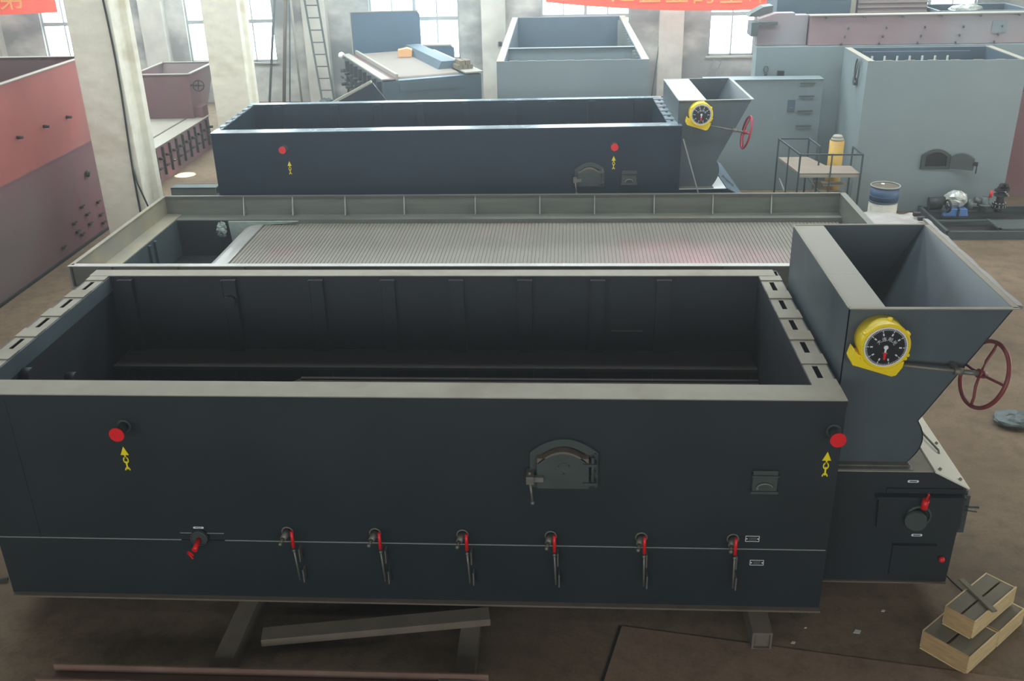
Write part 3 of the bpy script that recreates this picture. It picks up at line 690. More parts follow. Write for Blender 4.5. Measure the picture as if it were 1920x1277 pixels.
# ------------------------------------------------------------------ raw steel grate frame (between the two boilers)
g0 = thing('chain_grate_frame', 'long raw steel chain grate frame between the two boilers', 'grate', (3.4, 6.8, 0))
def G(mb, n, m_, bevel=0, par=None): return mb.build(n, m_, par or g0, bevel=bevel)
x0, x1, y0, y1, zt = -1.84, 8.63, 5.24, 8.38, 1.10
G(MB().box(x0, x1, y1-.01, y1, .2, zt-.012).box(x0, x1, y1-.03, y1+.02, zt-.012, zt), 'back_wall', 'mill')
G(MB().box(x0, x1, y0, y0+.01, .2, zt-.012), 'front_wall', 'mill')
G(MB().box(x0, x1, y0-.05, y0+.05, zt-.012, zt), 'front_top_flange', 'shiny')
G(MB().box(x1-.01, x1, y0, y1, .2, zt-.01).box(x1-.02, x1+.07, y0, y1, zt-.012, zt), 'right_wall', 'mill')
G(MB().box(x0-.02, x0+.01, y0, y1, .2, zt-.01).box(x0-.03, x0+.03, y0, y1, zt-.01, zt), 'left_wall', 'dustwall')
G(MB().box(x0-.03, x0, y0-.05, y0+.01, .76, zt).box(x0-.03, x0+.4, y0-.06, y0-.02, .78, .82).box(x0-.03, x0+.0, y0-.06, y0-.02, .5, .78), 'corner_bracket', 'shiny')
for xx in (-.57, .21, 1.04, 1.97, 3.08, 4.08, 4.92, 5.83, 6.72, 7.60):
    G(MB().prism([(y1-.01, zt-.02), (y1-.10, .80), (y1-.01, .80)], 'x', xx-.008, xx+.008), 'gusset', 'shiny')
for i in range(12):
    xx = -1.3+i*.86
    G(MB().prism([(y0-.045, zt-.012), (y0-.045, .7), (y0, .6), (y0, zt-.012)], 'x', xx-.006, xx+.006), 'outer_gusset', 'mill')
G(MB().box(x0, x1, y1-.27, y1-.01, .775, .79).box(.0, x1, y1-.27, y1-.25, .70, .775), 'back_ledge', 'mill')
G(MB().box(-.3, x1, y0, y0+.25, .775, .79), 'front_ledge', 'mill')
G(MB().prism([(x0, .81), (x0+.24, .80), (x0+.24, .78), (x0, .79)], 'y', y0, y1-.01), 'left_ledge', 'dustwall')
G(MB().box(x0+.235, x0+.25, y0, y1-.25, .22, .79).box(x0+.25, x0+.29, 6.95, 7.0, .22, .76).box(x0+.25, x0+.29, 7.15, 7.2, .22, .76), 'pit_side_plate', 'skid')
G(MB().box(x0+.25, .15, y1-.265, y1-.255, .2, .78), 'pit_back_plate', 'darkin')
G(MB().box(x0, x1, y0, y1, .18, .2), 'bottom_plate', 'darkin')
br = MB(); xx = -.22
while xx < 8.55:
    br.box(xx, xx+.042, y0+.26, y1-.27, .716, .725); xx += .053
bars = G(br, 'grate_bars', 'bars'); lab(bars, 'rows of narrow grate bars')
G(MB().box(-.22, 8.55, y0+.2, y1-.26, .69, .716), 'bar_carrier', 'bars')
ap = MB(); n = 8; prev = None
P0 = [(-.20, .735), (-.30, .732), (-.40, .715), (-.48, .68), (-.54, .62), (-.58, .54), (-.60, .44)]
P1 = [(a+.006, b-.012) for a, b in P0]
for i in range(len(P0)-1):
    ap.prism([P0[i], P0[i+1], P1[i+1], P1[i]], 'y', y0+.26, y1-.28)
G(ap, 'curved_end_plate', 'shiny')
G(MB().tube([(-.19, y0+.26, .738), (-.19, y1-.28, .738)], .010, 8), 'end_bead', 'shiny')
G(MB().prism([(-.75, .78), (.35, .78), (.1, .745), (-.25, .72), (-.55, .62), (-.68, .5), (-.72, .4)], 'y', y1-.34, y1-.30), 'end_cheek_plate', 'cloth')
rag = MB().ball((-.86, y1-.36, .66), .10, .8, .5, 1.2, jit=.02).build('hanging_rag', 'cloth'); tag(rag, 'crumpled pale rag hanging in the dark pit of the grate frame', 'rag')
# plastic covered end box
eb = thing('covered_end_box', 'low box draped with white plastic at the right end of the grate frame', 'box', (9.05, 6.6, 0))
MB().box(8.72, 9.42, 5.8, 7.45, 0, 1.04).build('body', 'skid', eb)
tp = MB(); nx, ny = 12, 26; grid = {}
for i in range(nx+1):
    for j in range(ny+1):
        x = 8.70+i*(.78/nx); y = 5.72+j*(1.78/ny)
        z = 1.06+random.uniform(0, .03)+.02*math.sin(x*9+y*3)
        if i == nx: x += random.uniform(-.01, .05); z -= .05+random.uniform(0, .04)
        if j in (0, ny): z -= .05
        grid[i, j] = tp.bm.verts.new((x, y, z))
for i in range(nx):
    for j in range(ny):
        tp.bm.faces.new([grid[i, j], grid[i+1, j], grid[i+1, j+1], grid[i, j+1]]).smooth = True
tpo = tp.build('plastic_cover', 'tarp', eb)
sm = tpo.modifiers.new('thick', 'SOLIDIFY'); sm.thickness = .006
for yy in (7.0, 7.2): MB().box(9.34, 9.43, yy, yy+.06, 1.09, 1.14).build('cleat', 'iron', eb)

# ------------------------------------------------------------------ generic open topped casing
def casing(root, x0, x1, y0, y1, z0, z1, pm, im, tm, w=.12, X=None, tabs=False, tabm='dust', front_w=None, bevel=0, floor=True, ribs_right=0, back_w=None):
    def B(mb, n, m_, par=None): return mb.build(n, m_, par or root, X=X)
    fw = front_w if front_w is not None else w; bw = back_w if back_w is not None else w
    B(MB().box(x0, x1, y0, y0+.015, z0, z1-.01), 'front_panel', pm); B(MB().box(x0, x1, y1-.015, y1, z0, z1-.01), 'back_panel', pm)
    B(MB().box(x0, x0+.015, y0+.015, y1-.015, z0, z1-.01), 'side_panel', pm); B(MB().box(x1-.015, x1, y0+.015, y1-.015, z0, z1-.01), 'side_panel', pm)
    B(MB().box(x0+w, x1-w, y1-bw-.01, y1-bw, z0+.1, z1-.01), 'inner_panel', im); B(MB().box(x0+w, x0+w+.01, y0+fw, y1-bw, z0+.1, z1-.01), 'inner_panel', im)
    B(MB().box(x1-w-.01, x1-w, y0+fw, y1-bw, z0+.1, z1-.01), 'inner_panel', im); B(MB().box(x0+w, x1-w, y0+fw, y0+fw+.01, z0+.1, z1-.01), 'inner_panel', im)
    B(MB().box(x0, x1, y0, y0+fw, z1-.01, z1).box(x0, x1, y1-bw, y1, z1-.01, z1), 'top_flange', pm if tabs else tm)
    B(MB().box(x0, x0+w, y0, y1, z1-.008, z1+.003), 'side_flange', tm); B(MB().box(x1-w, x1, y0, y1, z1-.008, z1+.003), 'side_flange', tm)
    if floor: B(MB().box(x0+.02, x1-.02, y0+.02, y1-.02, z0+.05, z0+.1), 'bottom_plate', im)
    if tabs:
        t = MB(); n = int((x1-x0-.3)/.36)
        for k in range(n): xx = x0+.25+k*(x1-x0-.4)/n; t.box(xx, xx+.15, y0-.003, y0+.03, z1, z1+.008)
        B(t, 'flange_tab', tabm)
    for k in range(ribs_right):
        yy = y0+fw+.15+k*(y1-y0-.4)/ribs_right
        B(MB().box(x1-w-.07, x1-w-.01, yy, yy+.02, z0+.6, z1-.04), 'wall_rib', 'seam')

# grey open casing near the back windows
tI = thing('grey_casing', 'tall grey open topped steel casing with a cross bar below the windows', 'casing', (4.6, 16, 0))
XI = Matrix.Translation((3.15, 12.6, 0)) @ Matrix.Rotation(R(1.2), 4, 'Z') @ Matrix.Shear('XZ', 2, (0, 0)).to_4x4() if False else Matrix.Translation((3.15, 12.6, 0)) @ Matrix.Rotation(R(.8), 4, 'Z')
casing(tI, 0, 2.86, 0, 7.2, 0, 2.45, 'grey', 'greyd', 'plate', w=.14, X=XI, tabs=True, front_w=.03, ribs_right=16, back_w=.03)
MB().box(.14, 2.72, 1.8, 1.86, 2.18, 2.43).box(.14, 2.72, 1.75, 1.88, 2.43, 2.44).build('cross_bar', 'grey', tI, X=XI)

# tall grey green furnace at right
tT = thing('grey_furnace', 'large pale grey green furnace body with an open arched fire door', 'furnace', (10.9, 11.8, 0))
XT = Matrix.Translation((9.55, 11.0, 0)) @ Matrix.Rotation(R(-.6), 4, 'Z')
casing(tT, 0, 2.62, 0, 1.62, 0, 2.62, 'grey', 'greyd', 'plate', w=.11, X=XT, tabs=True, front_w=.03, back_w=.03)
MB().box(.3, 2.2, 1.45, 1.5, 1.9, 2.56).build('tube_bank', 'greyd', tT, X=XT)
for k in range(7): MB().cone((.4+k*.22, 1.2, .3), (.4+k*.22, 1.2, 2.52), .02, .02, 8).build('tube', 'seam', tT, X=XT)
# fire opening and swung door
w0, w1, h0, h1 = 1.12, 1.62, .77, 1.12
fr = MB(); ring_prism(fr, arch(w0, w1, h0, h0+.24, h1), arch(w0+.07, w1-.07, h0+.05, h0+.22, h1-.05), 'y', -.035, 0); 
fro = fr.build('fire_door_frame', 'fdoor', tT, X=XT, bevel=.004)
MB().prism(arch(w0+.07, w1-.07, h0+.05, h0+.22, h1-.05), 'y', -.008, .0).build('fire_opening', 'black', fro, X=XT)
XD = XT @ Matrix.Translation((w1, -.03, h0+.02)) @ Matrix.Rotation(R(-28), 4, 'Z')
MB().prism(arch(.0, .38, 0, .2, .28), 'y', -.03, .03).build('fire_door', 'steeldark', fro, X=XD, bevel=.004)
MB().box(.36, .44, -.04, .02, .09, .15).tube([(.43, -.03, .14), (.43, -.03, -.04)], .010, 8).build('door_latch', 'iron', fro, X=XD)
MB().torus((9.50, 11.42, 2.40), (1, 0, 0), .17, .014, 26, 8, sq=(.7, 1.2)).tube([(9.50, 11.40, 2.58), (9.50, 11.46, 2.35), (9.50, 11.52, 2.2)], .012).tube([(9.50, 11.56, 2.45), (9.50, 11.53, 2.2)], .012).box(9.49, 9.56, 11.47, 11.58, 2.14, 2.26).build('lifting_ring', 'steeldark', tT)
# grey boiler bodies behind it
tG = thing('grey_boiler_body', 'wide pale grey boiler body behind the furnace, carrying faded pink casings', 'boiler', (11.0, 14.5, 0))
MB().box(8.06, 14.2, 13.1, 13.5, 0, 2.58).build('body', 'grey', tG, bevel=.01)
MB().torus((8.26, 13.08, 2.17), (0, 1, 0), .06, .010, 16, 6, sq=(.7, 1)).box(8.24, 8.29, 13.05, 13.1, 2.02, 2.1).build('lifting_eye', 'steeldark', tG)
MB().box(8.48, 8.60, 13.02, 13.1, 1.97, 2.14).build('bracket', 'iron', tG)
tG2 = thing('grey_panel_box', 'lower grey box with short rungs on its right edge, behind the platform', 'casing', (8.1, 12.7, 0))
MB().box(7.02, 9.2, 12.4, 12.75, 0, 2.09).build('body', 'grey', tG2, bevel=.006)
MB().box(7.02, 9.2, 12.38, 12.75, 2.09, 2.10).build('top_plate', 'grey', tG2)
for z in (2.04, 1.80, 1.53, 1.25): MB().box(8.78, 8.80, 12.33, 12.4, z-.02, z).box(9.02, 9.04, 12.33, 12.4, z-.02, z).box(8.76, 9.04, 12.32, 12.345, z-.02, z+.01).build('rung', 'steeldark', tG2)
MB().box(8.62, 8.68, 12.34, 12.4, 1.52, 1.58).box(8.58, 8.72, 12.39, 12.4, 1.5, 1.72).build('small_hatch', 'greyd', tG2)
# faded pink long casing on top
tP = thing('pink_casing', 'long faded pink primed casing lying on the grey boiler body', 'casing', (11.6, 14.2, 2.58))
MB().box(9.03, 14.2, 13.15, 13.5, 2.585, 3.12).build('body', 'pinkgrey', tP, bevel=.006)
MB().box(9.0, 14.2, 13.10, 13.3, 3.12, 3.135).build('top_flange', 'plate', tP)
st = MB()
for r_, z in ((0, 2.90), (1, 2.745), (2, 2.62)):
    for k in range(5 if r_ < 2 else 6):
        st.cone((9.74-.05*r_+k*.70, 13.15, z), (9.72-.05*r_+k*.70, 13.09, z-.01), .020, .016, 8)
st.build('pipe_stub', 'steeldark', tP)
for k in range(7): MB().cone((9.3+k*.7, 13.12, 3.09), (9.3+k*.7, 13.08, 3.09), .018, .018, 8).build('flange_bolt', 'steeldark', tP)
MB().box(12.35, 12.62, 13.135, 13.15, 2.78, 2.99).build('paper_label', 'grey', tP)
tP2 = thing('pink_drive_box', 'greyish pink box at the left end of the long pink casing', 'casing', (8.5, 14, 2.58))
MB().prism([(8.08, 2.585), (9.0, 2.585), (9.0, 3.13), (8.75, 3.13), (8.75, 3.17), (8.40, 3.17), (8.08, 3.07)], 'y', 13.25, 13.5).build('body', 'pinkgrey', tP2, bevel=.006)
MB().box(8.0, 8.42, 13.12, 13.25, 2.97, 3.03).box(7.92, 8.05, 13.05, 13.5, 2.78, 3.03).build('angle_bracket', 'steeldark', tP2)
MB().prism([(7.93, 3.08), (8.38, 3.08), (8.38, 3.28), (8.2, 3.26), (7.98, 3.14)], 'y', 13.5, 13.9).build('chute', 'steeldark', tP2)
# things behind, on the same row
tQ = thing('blue_grey_tank', 'blue grey steel tank standing behind the pink casing', 'tank', (9.85, 16.9, 0))
MB().box(9.02, 10.68, 16.4, 17.6, 0, 3.6).build('body', 'greyd', tQ, bevel=.01)
MB().box(10.60, 10.70, 16.36, 16.4, 0, 3.6).build('corner_angle', 'plate', tQ)
tQ2 = thing('ribbed_tank', 'pinkish grey ribbed steel tank right of the blue grey tank', 'tank', (11.5, 16.9, 0))
MB().box(10.78, 12.26, 16.5, 17.6, 0, 3.6).build('body', 'pinkgrey', tQ2, bevel=.01)
for k in range(8): MB().box(10.78, 12.26, 16.46, 16.5, 2.80+k*.1, 2.825+k*.1).build('rib', 'plate', tQ2)
tQ3 = thing('open_trough', 'open grey trough with plastic sheet under the far right window', 'trough', (13.3, 16.9, 0))
casing(tQ3, 12.35, 14.3, 16.0, 17.4, 0, 2.86, 'grey', 'greyd', 'grey', w=.05)
MB().ball((13.0, 16.25, 2.86), .3, 1.2, .6, .35, jit=.02).build('plastic_wrap', 'foil', tQ3)
tR = thing('red_casing', 'dull red steel casing just right of the grey green furnace', 'casing', (13.2, 11.8, 0))
casing(tR, 12.45, 14.2, 11.9, 13.0, 0, 1.9, 'mauve', 'mauve', 'mauve', w=.05)

# ------------------------------------------------------------------ salmon boiler at left
tL = thing('salmon_boiler', 'tall salmon primed boiler casing along the left edge', 'boiler', (-6, 7.5, 0))
zt = 2.93
MB().box(-3.77, -3.75, 2.0, 10.6, 1.58, zt).build('side_panel', 'salmon', tL)
MB().box(-9.5, -3.77, 10.58, 10.6, .1, zt).build('back_panel', 'mauve', tL)
MB().box(-9.5, -3.77, 2.0, 2.02, .1, zt).build('front_panel', 'salmon', tL)
MB().box(-9.5, -9.48, 2.0, 10.6, .1, zt).build('far_side_panel', 'salmon', tL)
MB().box(-3.82, -3.735, 2.0, 10.6, zt, zt+.012).box(-9.5, -3.8, 10.54, 10.62, zt, zt+.012).build('top_flange', 'plate', tL)
MB().box(-4.0, -3.77, 2.0, 10.58, .3, 2.9).build('inner_panel', 'mauve', tL)
MB().box(-9.4, -4.0, 2.1, 10.5, 1.0, 1.05).build('bottom_plate', 'mauve', tL)
MB().box(-3.77, -3.725, 2.0, 10.6, 1.565, 1.585).build('middle_flange', 'mauve', tL)
MB().box(-3.77, -3.735, 2.0, 10.6, .04, 1.565).build('lower_panel', 'mauve', tL)
MB().box(-3.85, -3.70, 2.0, 10.6, 0, .04).build('base_flange', 'iron', tL)
for y, z in ((7.94, 2.14), (8.74, 2.13), (9.5, 2.12), (7.1, 2.15)):
    MB().cone((-3.76, y, z), (-3.66, y+.01, z), .026, .022, 12).build('bolt_stub', 'iron', tL)
for y, z in ((9.32, .64), (9.44, .47), (9.9, .32), (8.95, .46), (9.47, .29), (9.93, .16), (9.13, .21), (8.46, .21), (9.89, .55), (9.0, .30)):
    MB().cone((-3.735, y, z), (-3.69, y, z), .022, .02, 10).box(-3.71, -3.68, y-.05, y+.07, z+.01, z+.03).build('valve_lever', 'iron', tL)
MB().ball((-3.70, 9.73, 1.11), .06, .5, 1, 1, seg=10, rg=8).build('valve', 'iron', tL)

# red grate unit and hopper behind the near column
tE = thing('red_grate_unit', 'mauve primed grate unit with dusty top behind the near column', 'grate', (-5.2, 13, 0))
MB().box(-6.6, -3.93, 10.8, 16.3, 0, .74).build('body', 'mauve', tE)
MB().box(-6.6, -3.9, 10.8, 16.3, .74, .755).build('top_plate', 'plate', tE)
MB().box(-4.32, -4.30, 10.8, 16.3, .755, .775).build('bed_edge', 'mill', tE)
for i in range(9):
    y = 13.0+i*.38
    MB().box(-3.93, -3.88, y, y+.03, .12, .7).box(-3.9, -3.84, y+.02, y+.14, .30, .33).cone((-3.93, y+.2, .5), (-3.84, y+.2, .5), .03, .03, 8).build('side_valve', 'iron', tE)
tE2 = thing('red_hopper', 'mauve primed open coal hopper standing on the red grate unit', 'hopper', (-4.8, 16, .755))
hb = MB()
a = [(-5.36, 15.9, 1.76), (-4.10, 15.9, 1.76), (-4.12, 17.7, 1.76), (-5.4, 17.7, 1.76)]
b = [(-5.30, 15.95, .76), (-4.14, 15.95, .76), (-4.2, 17.0, .76), (-5.3, 17.0, .76)]
hb.add(a+b, [(0, 1, 5, 4), (1, 2, 6, 5), (2, 3, 7, 6), (3, 0, 4, 7), (4, 5, 6, 7)])
hbo = hb.build('hopper_shell', 'mauve', tE2); sd = hbo.modifiers.new('t', 'SOLIDIFY'); sd.thickness = .02
MB().box(-5.4, -4.08, 15.87, 15.95, 1.755, 1.775).box(-5.42, -5.36, 15.9, 17.72, 1.755, 1.775).box(-4.14, -4.06, 15.9, 17.72, 1.755, 1.775).box(-5.4, -4.08, 17.66, 17.72, 1.755, 1.775).build('rim', 'plate', tE2)
hand_wheel(tE2, (-3.93, 15.97, 1.50), (.5, -1, 0), .12, 'iron', None)
MB().tube([(-4.15, 16.0, 1.5), (-3.93, 15.97, 1.5)], .02).build('wheel_shaft', 'iron', tE2)
MB().box(-4.2, -3.95, 16.05, 16.4, .76, 1.0).build('gear_case', 'mauve', tE2)
tag(MB().box(-3.3, -2.4, 12.05, 12.35, 0, .02).box(-3.3, -2.4, 12.05, 12.07, .02, .2).box(-3.3, -2.4, 12.33, 12.35, .02, .2).box(-3.3, -2.4, 12.05, 12.35, .18, .2).build('steel_box_beam', 'steeldark'), 'short dark box beam on the floor left of the blue boiler', 'beam')
tag(MB().box(-2.0, -1.3, 13.2, 13.6, 0, .4).box(-2.02, -1.28, 13.18, 13.62, .4, .43).build('dark_crate', 'steeldark'), 'small dark crate beside the left end of the blue boiler', 'crate')

# ------------------------------------------------------------------ dark grate machine near the back wall
tH = thing('dark_grate_machine', 'dark blue grate machine with dusty belt bed near the back windows', 'grate', (.23, 16.31, 0), R(24))
XH = Matrix.Translation((.23, 16.31, 0)) @ Matrix.Rotation(R(24), 4, 'Z')
def H(mb, n, m_, par=None, bevel=0): return mb.build(n, m_, par or tH, X=XH, bevel=bevel)
H(MB().box(.05, 2.42, .04, 4.4, 0, 1.46), 'body', 'machine')
H(MB().box(0, .20, 0, 4.4, 1.50, 1.53), 'left_flange', 'plate'); H(MB().box(.20, .36, .05, 4.4, 1.48, 1.50), 'left_gutter', 'mauve'); H(MB().box(.36, .42, .1, 4.4, 1.45, 1.60), 'left_rail', 'plate')
H(MB().box(2.02, 2.46, 0, 4.0, 1.50, 1.53), 'right_flange', 'plate')
H(MB().prism([(1.62, 1.5), (2.1, 1.5), (2.1, 1.68), (1.72, 1.68)], 'y', .9, 4.2), 'right_rail', 'greyd')
bd = MB(); bd.box(.42, 1.95, .35, 4.4, 1.42, 1.50); bd.cone((.42, .35, 1.44), (1.95, .35, 1.44), .06, .06, 16)
H(bd, 'belt_bed', 'belt')
H(MB().box(.42, 1.95, .02, .30, 1.2, 1.40), 'front_beam', 'machine')
for i in range(8):
    y = .3+i*.5
    H(MB().box(-.05, .05, y, y+.04, .55, 1.42).cone((-.0, y+.25, 1.15), (-.14, y+.25, 1.15), .05, .04, 10).cone((-.0, y+.28, .8), (-.14, y+.28, .8), .05, .04, 10).box(-.12, -.08, y+.2, y+.45, .95, .99), 'side_port', 'iron')
H(MB().ball((-.02, 4.36, 1.50), .09, seg=10, rg=8), 'corner_cap', 'white')
XK = XH @ Matrix.Translation((1.45, 3.30, 1.505)) @ Matrix.Rotation(R(-18), 4, 'Z')
ck = thing('cardboard_box', 'tan cardboard box on the dusty belt bed', 'box', (XK.translation.x, XK.translation.y, 1.505))
MB().box(-.18, .18, -.14, .14, 0, .18, XK).build('carton_body', 'carton', ck, bevel=.01)
MB().prism([(-.18, .18), (.06, .22), (.18, .18)], 'y', -.14, .14, XK).build('flap', 'carton', ck)
XK = XH @ Matrix.Translation((2.16, .62, 1.535))
for (dx, dz, wh) in ((-.13, 0, 'bottom row, left'), (0, 0, 'bottom row, middle'), (.13, 0, 'bottom row, right'), (-.07, .1, 'top row, left'), (.07, .1, 'top row, right')):
    tag(MB().box(-.06, .06, -.2, .2, 0, .095, XK @ Matrix.Translation((dx, 0, dz))).build('timber_offcut', 'bundle'), 'grey timber offcut piled on the dark grate machine, ' + wh, 'timber', 'timber offcuts on the dark grate machine')
XV = Matrix.Translation((-1.43, 21.3, 0)) @ Matrix.Rotation(R(4), 4, 'Z')
tV = thing('upright_panel', 'tall blue grey steel plate standing behind the dark grate machine', 'panel', (-1.43, 21.3, 0), R(4))
MB().prism([(0, 0), (1.86, 0), (1.86, 2.39), (1.78, 2.50), (-.02, 2.50)], 'y', 0, .06, XV).build('plate', 'panelblue', tV)
MB().box(-.05, 1.84, -.02, .0, 2.48, 2.51, XV).box(-.05, -.02, -.02, .06, 0, 2.50, XV).build('edge_angle', 'plate', tV)
tV2 = thing('low_panel', 'low blue grey steel box right of the tall plate under the window', 'panel', (.8, 21.3, 0))
MB().prism([(.48, 0), (1.32, 0), (1.32, 1.50), (1.24, 1.56), (.48, 1.56)], 'y', 21.4, 21.6).build('body', 'panelblue', tV2); MB().box(.46, 1.25, 21.38, 21.6, 1.56, 1.60).build('top_edge', 'plate', tV2)
# leaning triangular plate
tag(MB().add([(-.95, 15.3, 1.05), (.22, 15.3, 1.62), (.6, 15.3, 1.1), (.6, 15.3, .02), (-.95, 15.3, .02), (-.95, 15.36, 1.05), (.22, 15.36, 1.62), (.6, 15.36, 1.1), (.6, 15.36, .02), (-.95, 15.36, .02)],
    [(0, 1, 2, 3, 4), (9, 8, 7, 6, 5), (0, 5, 6, 1), (1, 6, 7, 2), (2, 7, 8, 3), (3, 8, 9, 4), (4, 9, 5, 0)]).build('peaked_plate', 'blue'), 'dark peaked steel plate standing in front of the dark grate machine', 'plate')
tag(MB().bar((-1.0, 15.28, 1.06), (.2, 15.28, 1.66), .10, .05).build('timber_batten', 'plate'), 'pale batten along the slope of the dark peaked plate', 'batten')

# ------------------------------------------------------------------ ladder, poles on the back wall
tl = thing('steel_ladder', 'grey steel ladder leaning on the back wall beside a pilaster', 'ladder', (-2.2, 21.2, 0))
def lerp(a_, b_, t): return tuple(a_[i]+(b_[i]-a_[i])*t for i in range(3))
A0, A1 = (-2.42, 21.15, .02), (-2.88, 21.55, 4.6); B0, B1 = (-2.08, 21.15, .02), (-2.52, 21.55, 4.6)
MB().bar(A0, A1, .045).build('side_rail', 'steeldark', tl); MB().bar(B0, B1, .045).build('side_rail', 'steeldark', tl)
for k in range(13):
    t = .09+k*.07; MB().tube([lerp(A0, A1, t), lerp(B0, B1, t)], .017).build('rung', 'steeldark', tl)
tag(MB().ball((-2.25, 20.9, .14), .17, 1.2, 1, .8, jit=.015).build('sack', 'steeldark'), 'dark bundle at the foot of the steel ladder', 'sack')
for (xa, xb, r_, lb, m_) in ((-3.97, -3.2, .035, 'dark pole leaning by the narrow window, first from the left', 'steeldark'), (-3.55, -2.98, .05, 'brownish pole leaning between window and pilaster', 'brownsteel'),
                         (-3.38, -2.90, .02, 'thin pole beside the brownish leaning pole', 'steeldark'), (-2.96, -2.96, .03, 'straight pale pole standing at the pilaster', 'plate')):
    tag(MB().tube([(xa, 21.2 if xa != xb else 20.95, 0.02), (xb, 21.5 if xa != xb else 20.95, 4.9)], r_, 10).build('leaning_pole', m_), lb, 'pole')
tag(MB().tube([(6.78, 21.4, .02), (7.0, 21.75, 1.7), (7.08, 21.8, 2.1)], .018).build('leaning_bar', 'steeldark'), 'thin dark bar leaning on the wall right of the grey open casing', 'bar')
tag(MB().tube([(7.08, 21.55, 2.6), (7.09, 21.55, 4.9)], .012).build('wall_conduit', 'steeldark'), 'thin conduit down the pilaster beside the banner', 'conduit')
tag(MB().tube([(8.05, 21.5, .02), (8.5, 21.75, 1.05)], .012).tube([(8.3, 21.5, .02), (8.7, 21.75, 1.0)], .012).tube([(8.5, 21.75, 1.05), (8.7, 21.75, 1.0)], .01).build('wire_stand', 'steeldark'), 'small wire stand leaning under the right window', 'stand')
tag(MB().box(2.55, 2.64, 21.58, 21.62, 1.5, 1.62).build('socket_box', 'iron'), 'small dark socket box on the pilaster left of the grey open casing', 'socket')

# banner
def banner(x0, x1, z0, y, label, chars, cx0, step, sz, sag):
    t = thing('banner', label, 'banner', ((x0+x1)/2, y, z0))
    g = MB(); n = 24
    for i in range(n):
        a_, b_ = x0+(x1-x0)*i/n, x0+(x1-x0)*(i+1)/n
        za, zb_ = z0+sag(i/n), z0+sag((i+1)/n)
        ya, yb = y+.01*math.sin(i*1.3), y+.01*math.sin((i+1)*1.3)
        g.add([(a_, ya, za), (b_, yb, zb_), (b_, yb, zb_+.75), (a_, ya, za+.75), (a_, ya+.006, za), (b_, yb+.006, zb_), (b_, yb+.006, zb_+.75), (a_, ya+.006, za+.75)],
              [(0, 1, 2, 3), (7, 6, 5, 4), (0, 4, 5, 1), (3, 2, 6, 7)])
    g.build('cloth', 'banner', t)
    for k, ch_ in enumerate(chars):
        text_mesh('lettering', ch_, sz, 'bannery', t, facing_front(cx0+step*k, y-.02, z0+.40+sag((cx0+step*k-x0)/(x1-x0)), 0), .004)
    return t
banner(3.9, 9.75, 2.53, 20.0, 'red banner with yellow characters strung in front of the middle windows', '质量是企业的生命', 4.5, .68, .62, lambda t: .26*(1-t)**2-.04*math.sin(PI*t))
banner(-12.6, -8.95, 2.74, 20.0, 'red banner with large yellow characters at the top left corner', '安全第一', -11.75, .8, .74, lambda t: .10*(t-1))

# ------------------------------------------------------------------ work platform, cylinder, drum
pl = thing('work_platform', 'small tube railed work platform with a dusty deck beside the grey furnace', 'platform', (8.9, 10.7, 0))
C_ = dict(bl=(8.25, 11.3), bm=(8.78, 11.29), fl=(8.38, 10.12), fr=(9.40, 10.1), im=(8.83, 10.66), ir=(9.38, 10.66))
def rail(p, q, z, r_=.013): MB().bar((*p, z), (*q, z), r_*2).build('rail', 'skid', pl)
for p, q in (('bl', 'bm'), ('bl', 'fl'), ('fl', 'fr'), ('bm', 'im'), ('ir', 'fr')): rail(C_[p], C_[q], 1.25)
for p in C_.values(): MB().bar((*p, 0.0), (*p, 1.25), .026).build('post', 'skid', pl)
for p in ((8.315, 10.7), (8.9, 10.11)): MB().bar((*p, 0), (*p, 1.25), .022).build('post', 'steeldark', pl)
MB().prism([(8.26, 11.25), (8.40, 10.14), (9.39, 10.12), (9.37, 10.62), (8.95, 10.65), (8.78, 11.26)], 'z', .90, .93).build('deck', 'plank', pl)
MB().box(8.41, 9.39, 10.12, 10.14, .86, .90).build('deck_edge', 'plate', pl)
for k in range(3): MB().box(8.95, 9.37, 10.66+.0*k, 10.86, .72-k*.16, .745-k*.16).build('step', 'plate', pl)
MB().bar((8.3, 11.2, .55), (8.42, 10.16, .15), .02).bar((8.60, 11.0, .8), (8.9, 10.7, .45), .02).bar((9.36, 10.6, .35), (9.40, 10.12, .2), .03).build('brace', 'seam', pl)
cy = thing('yellow_cylinder', 'tall yellow cylinder standing behind the work platform steps', 'cylinder', (9.2, 11.05, 0))
MB().cone((9.20, 11.02, 0), (9.20, 11.02, 1.28), .125, .125, 28).build('body', 'ytank', cy)
MB().cone((9.20, 11.02, 1.28), (9.20, 11.02, 1.33), .118, .10, 24).cone((9.20, 11.02, 1.33), (9.2, 11.02, 1.37), .10, .07, 24).build('cap', 'plate', cy)
dr = thing('oil_drum', 'steel drum with blue top half and white bottom beside the platform', 'drum', (9.68, 9.62, 0))
def cyl(z0, z1, r0, r1, n, m_): return MB().cone((9.68, 9.62, z0), (9.68, 9.62, z1), r0, r1, 36).build(n, m_, dr)
cyl(0, .60, .225, .225, 'lower_body', 'drumwhite'); cyl(.60, .845, .225, .225, 'upper_body', 'drumblue')
MB().torus((9.68, 9.62, .61), (0, 0, 1), .226, .010).torus((9.68, 9.62, .70), (0, 0, 1), .226, .008).build('hoop', 'drumblue', dr)
MB().torus((9.68, 9.62, .86), (0, 0, 1), .226, .012).build('rim', 'seam', dr)
cyl(.845, .85, .222, .222, 'lid', 'brownsteel'); MB().cone((9.66, 9.70, .85), (9.66, 9.70, .87), .03, .03, 12).build('bung', 'white', dr)

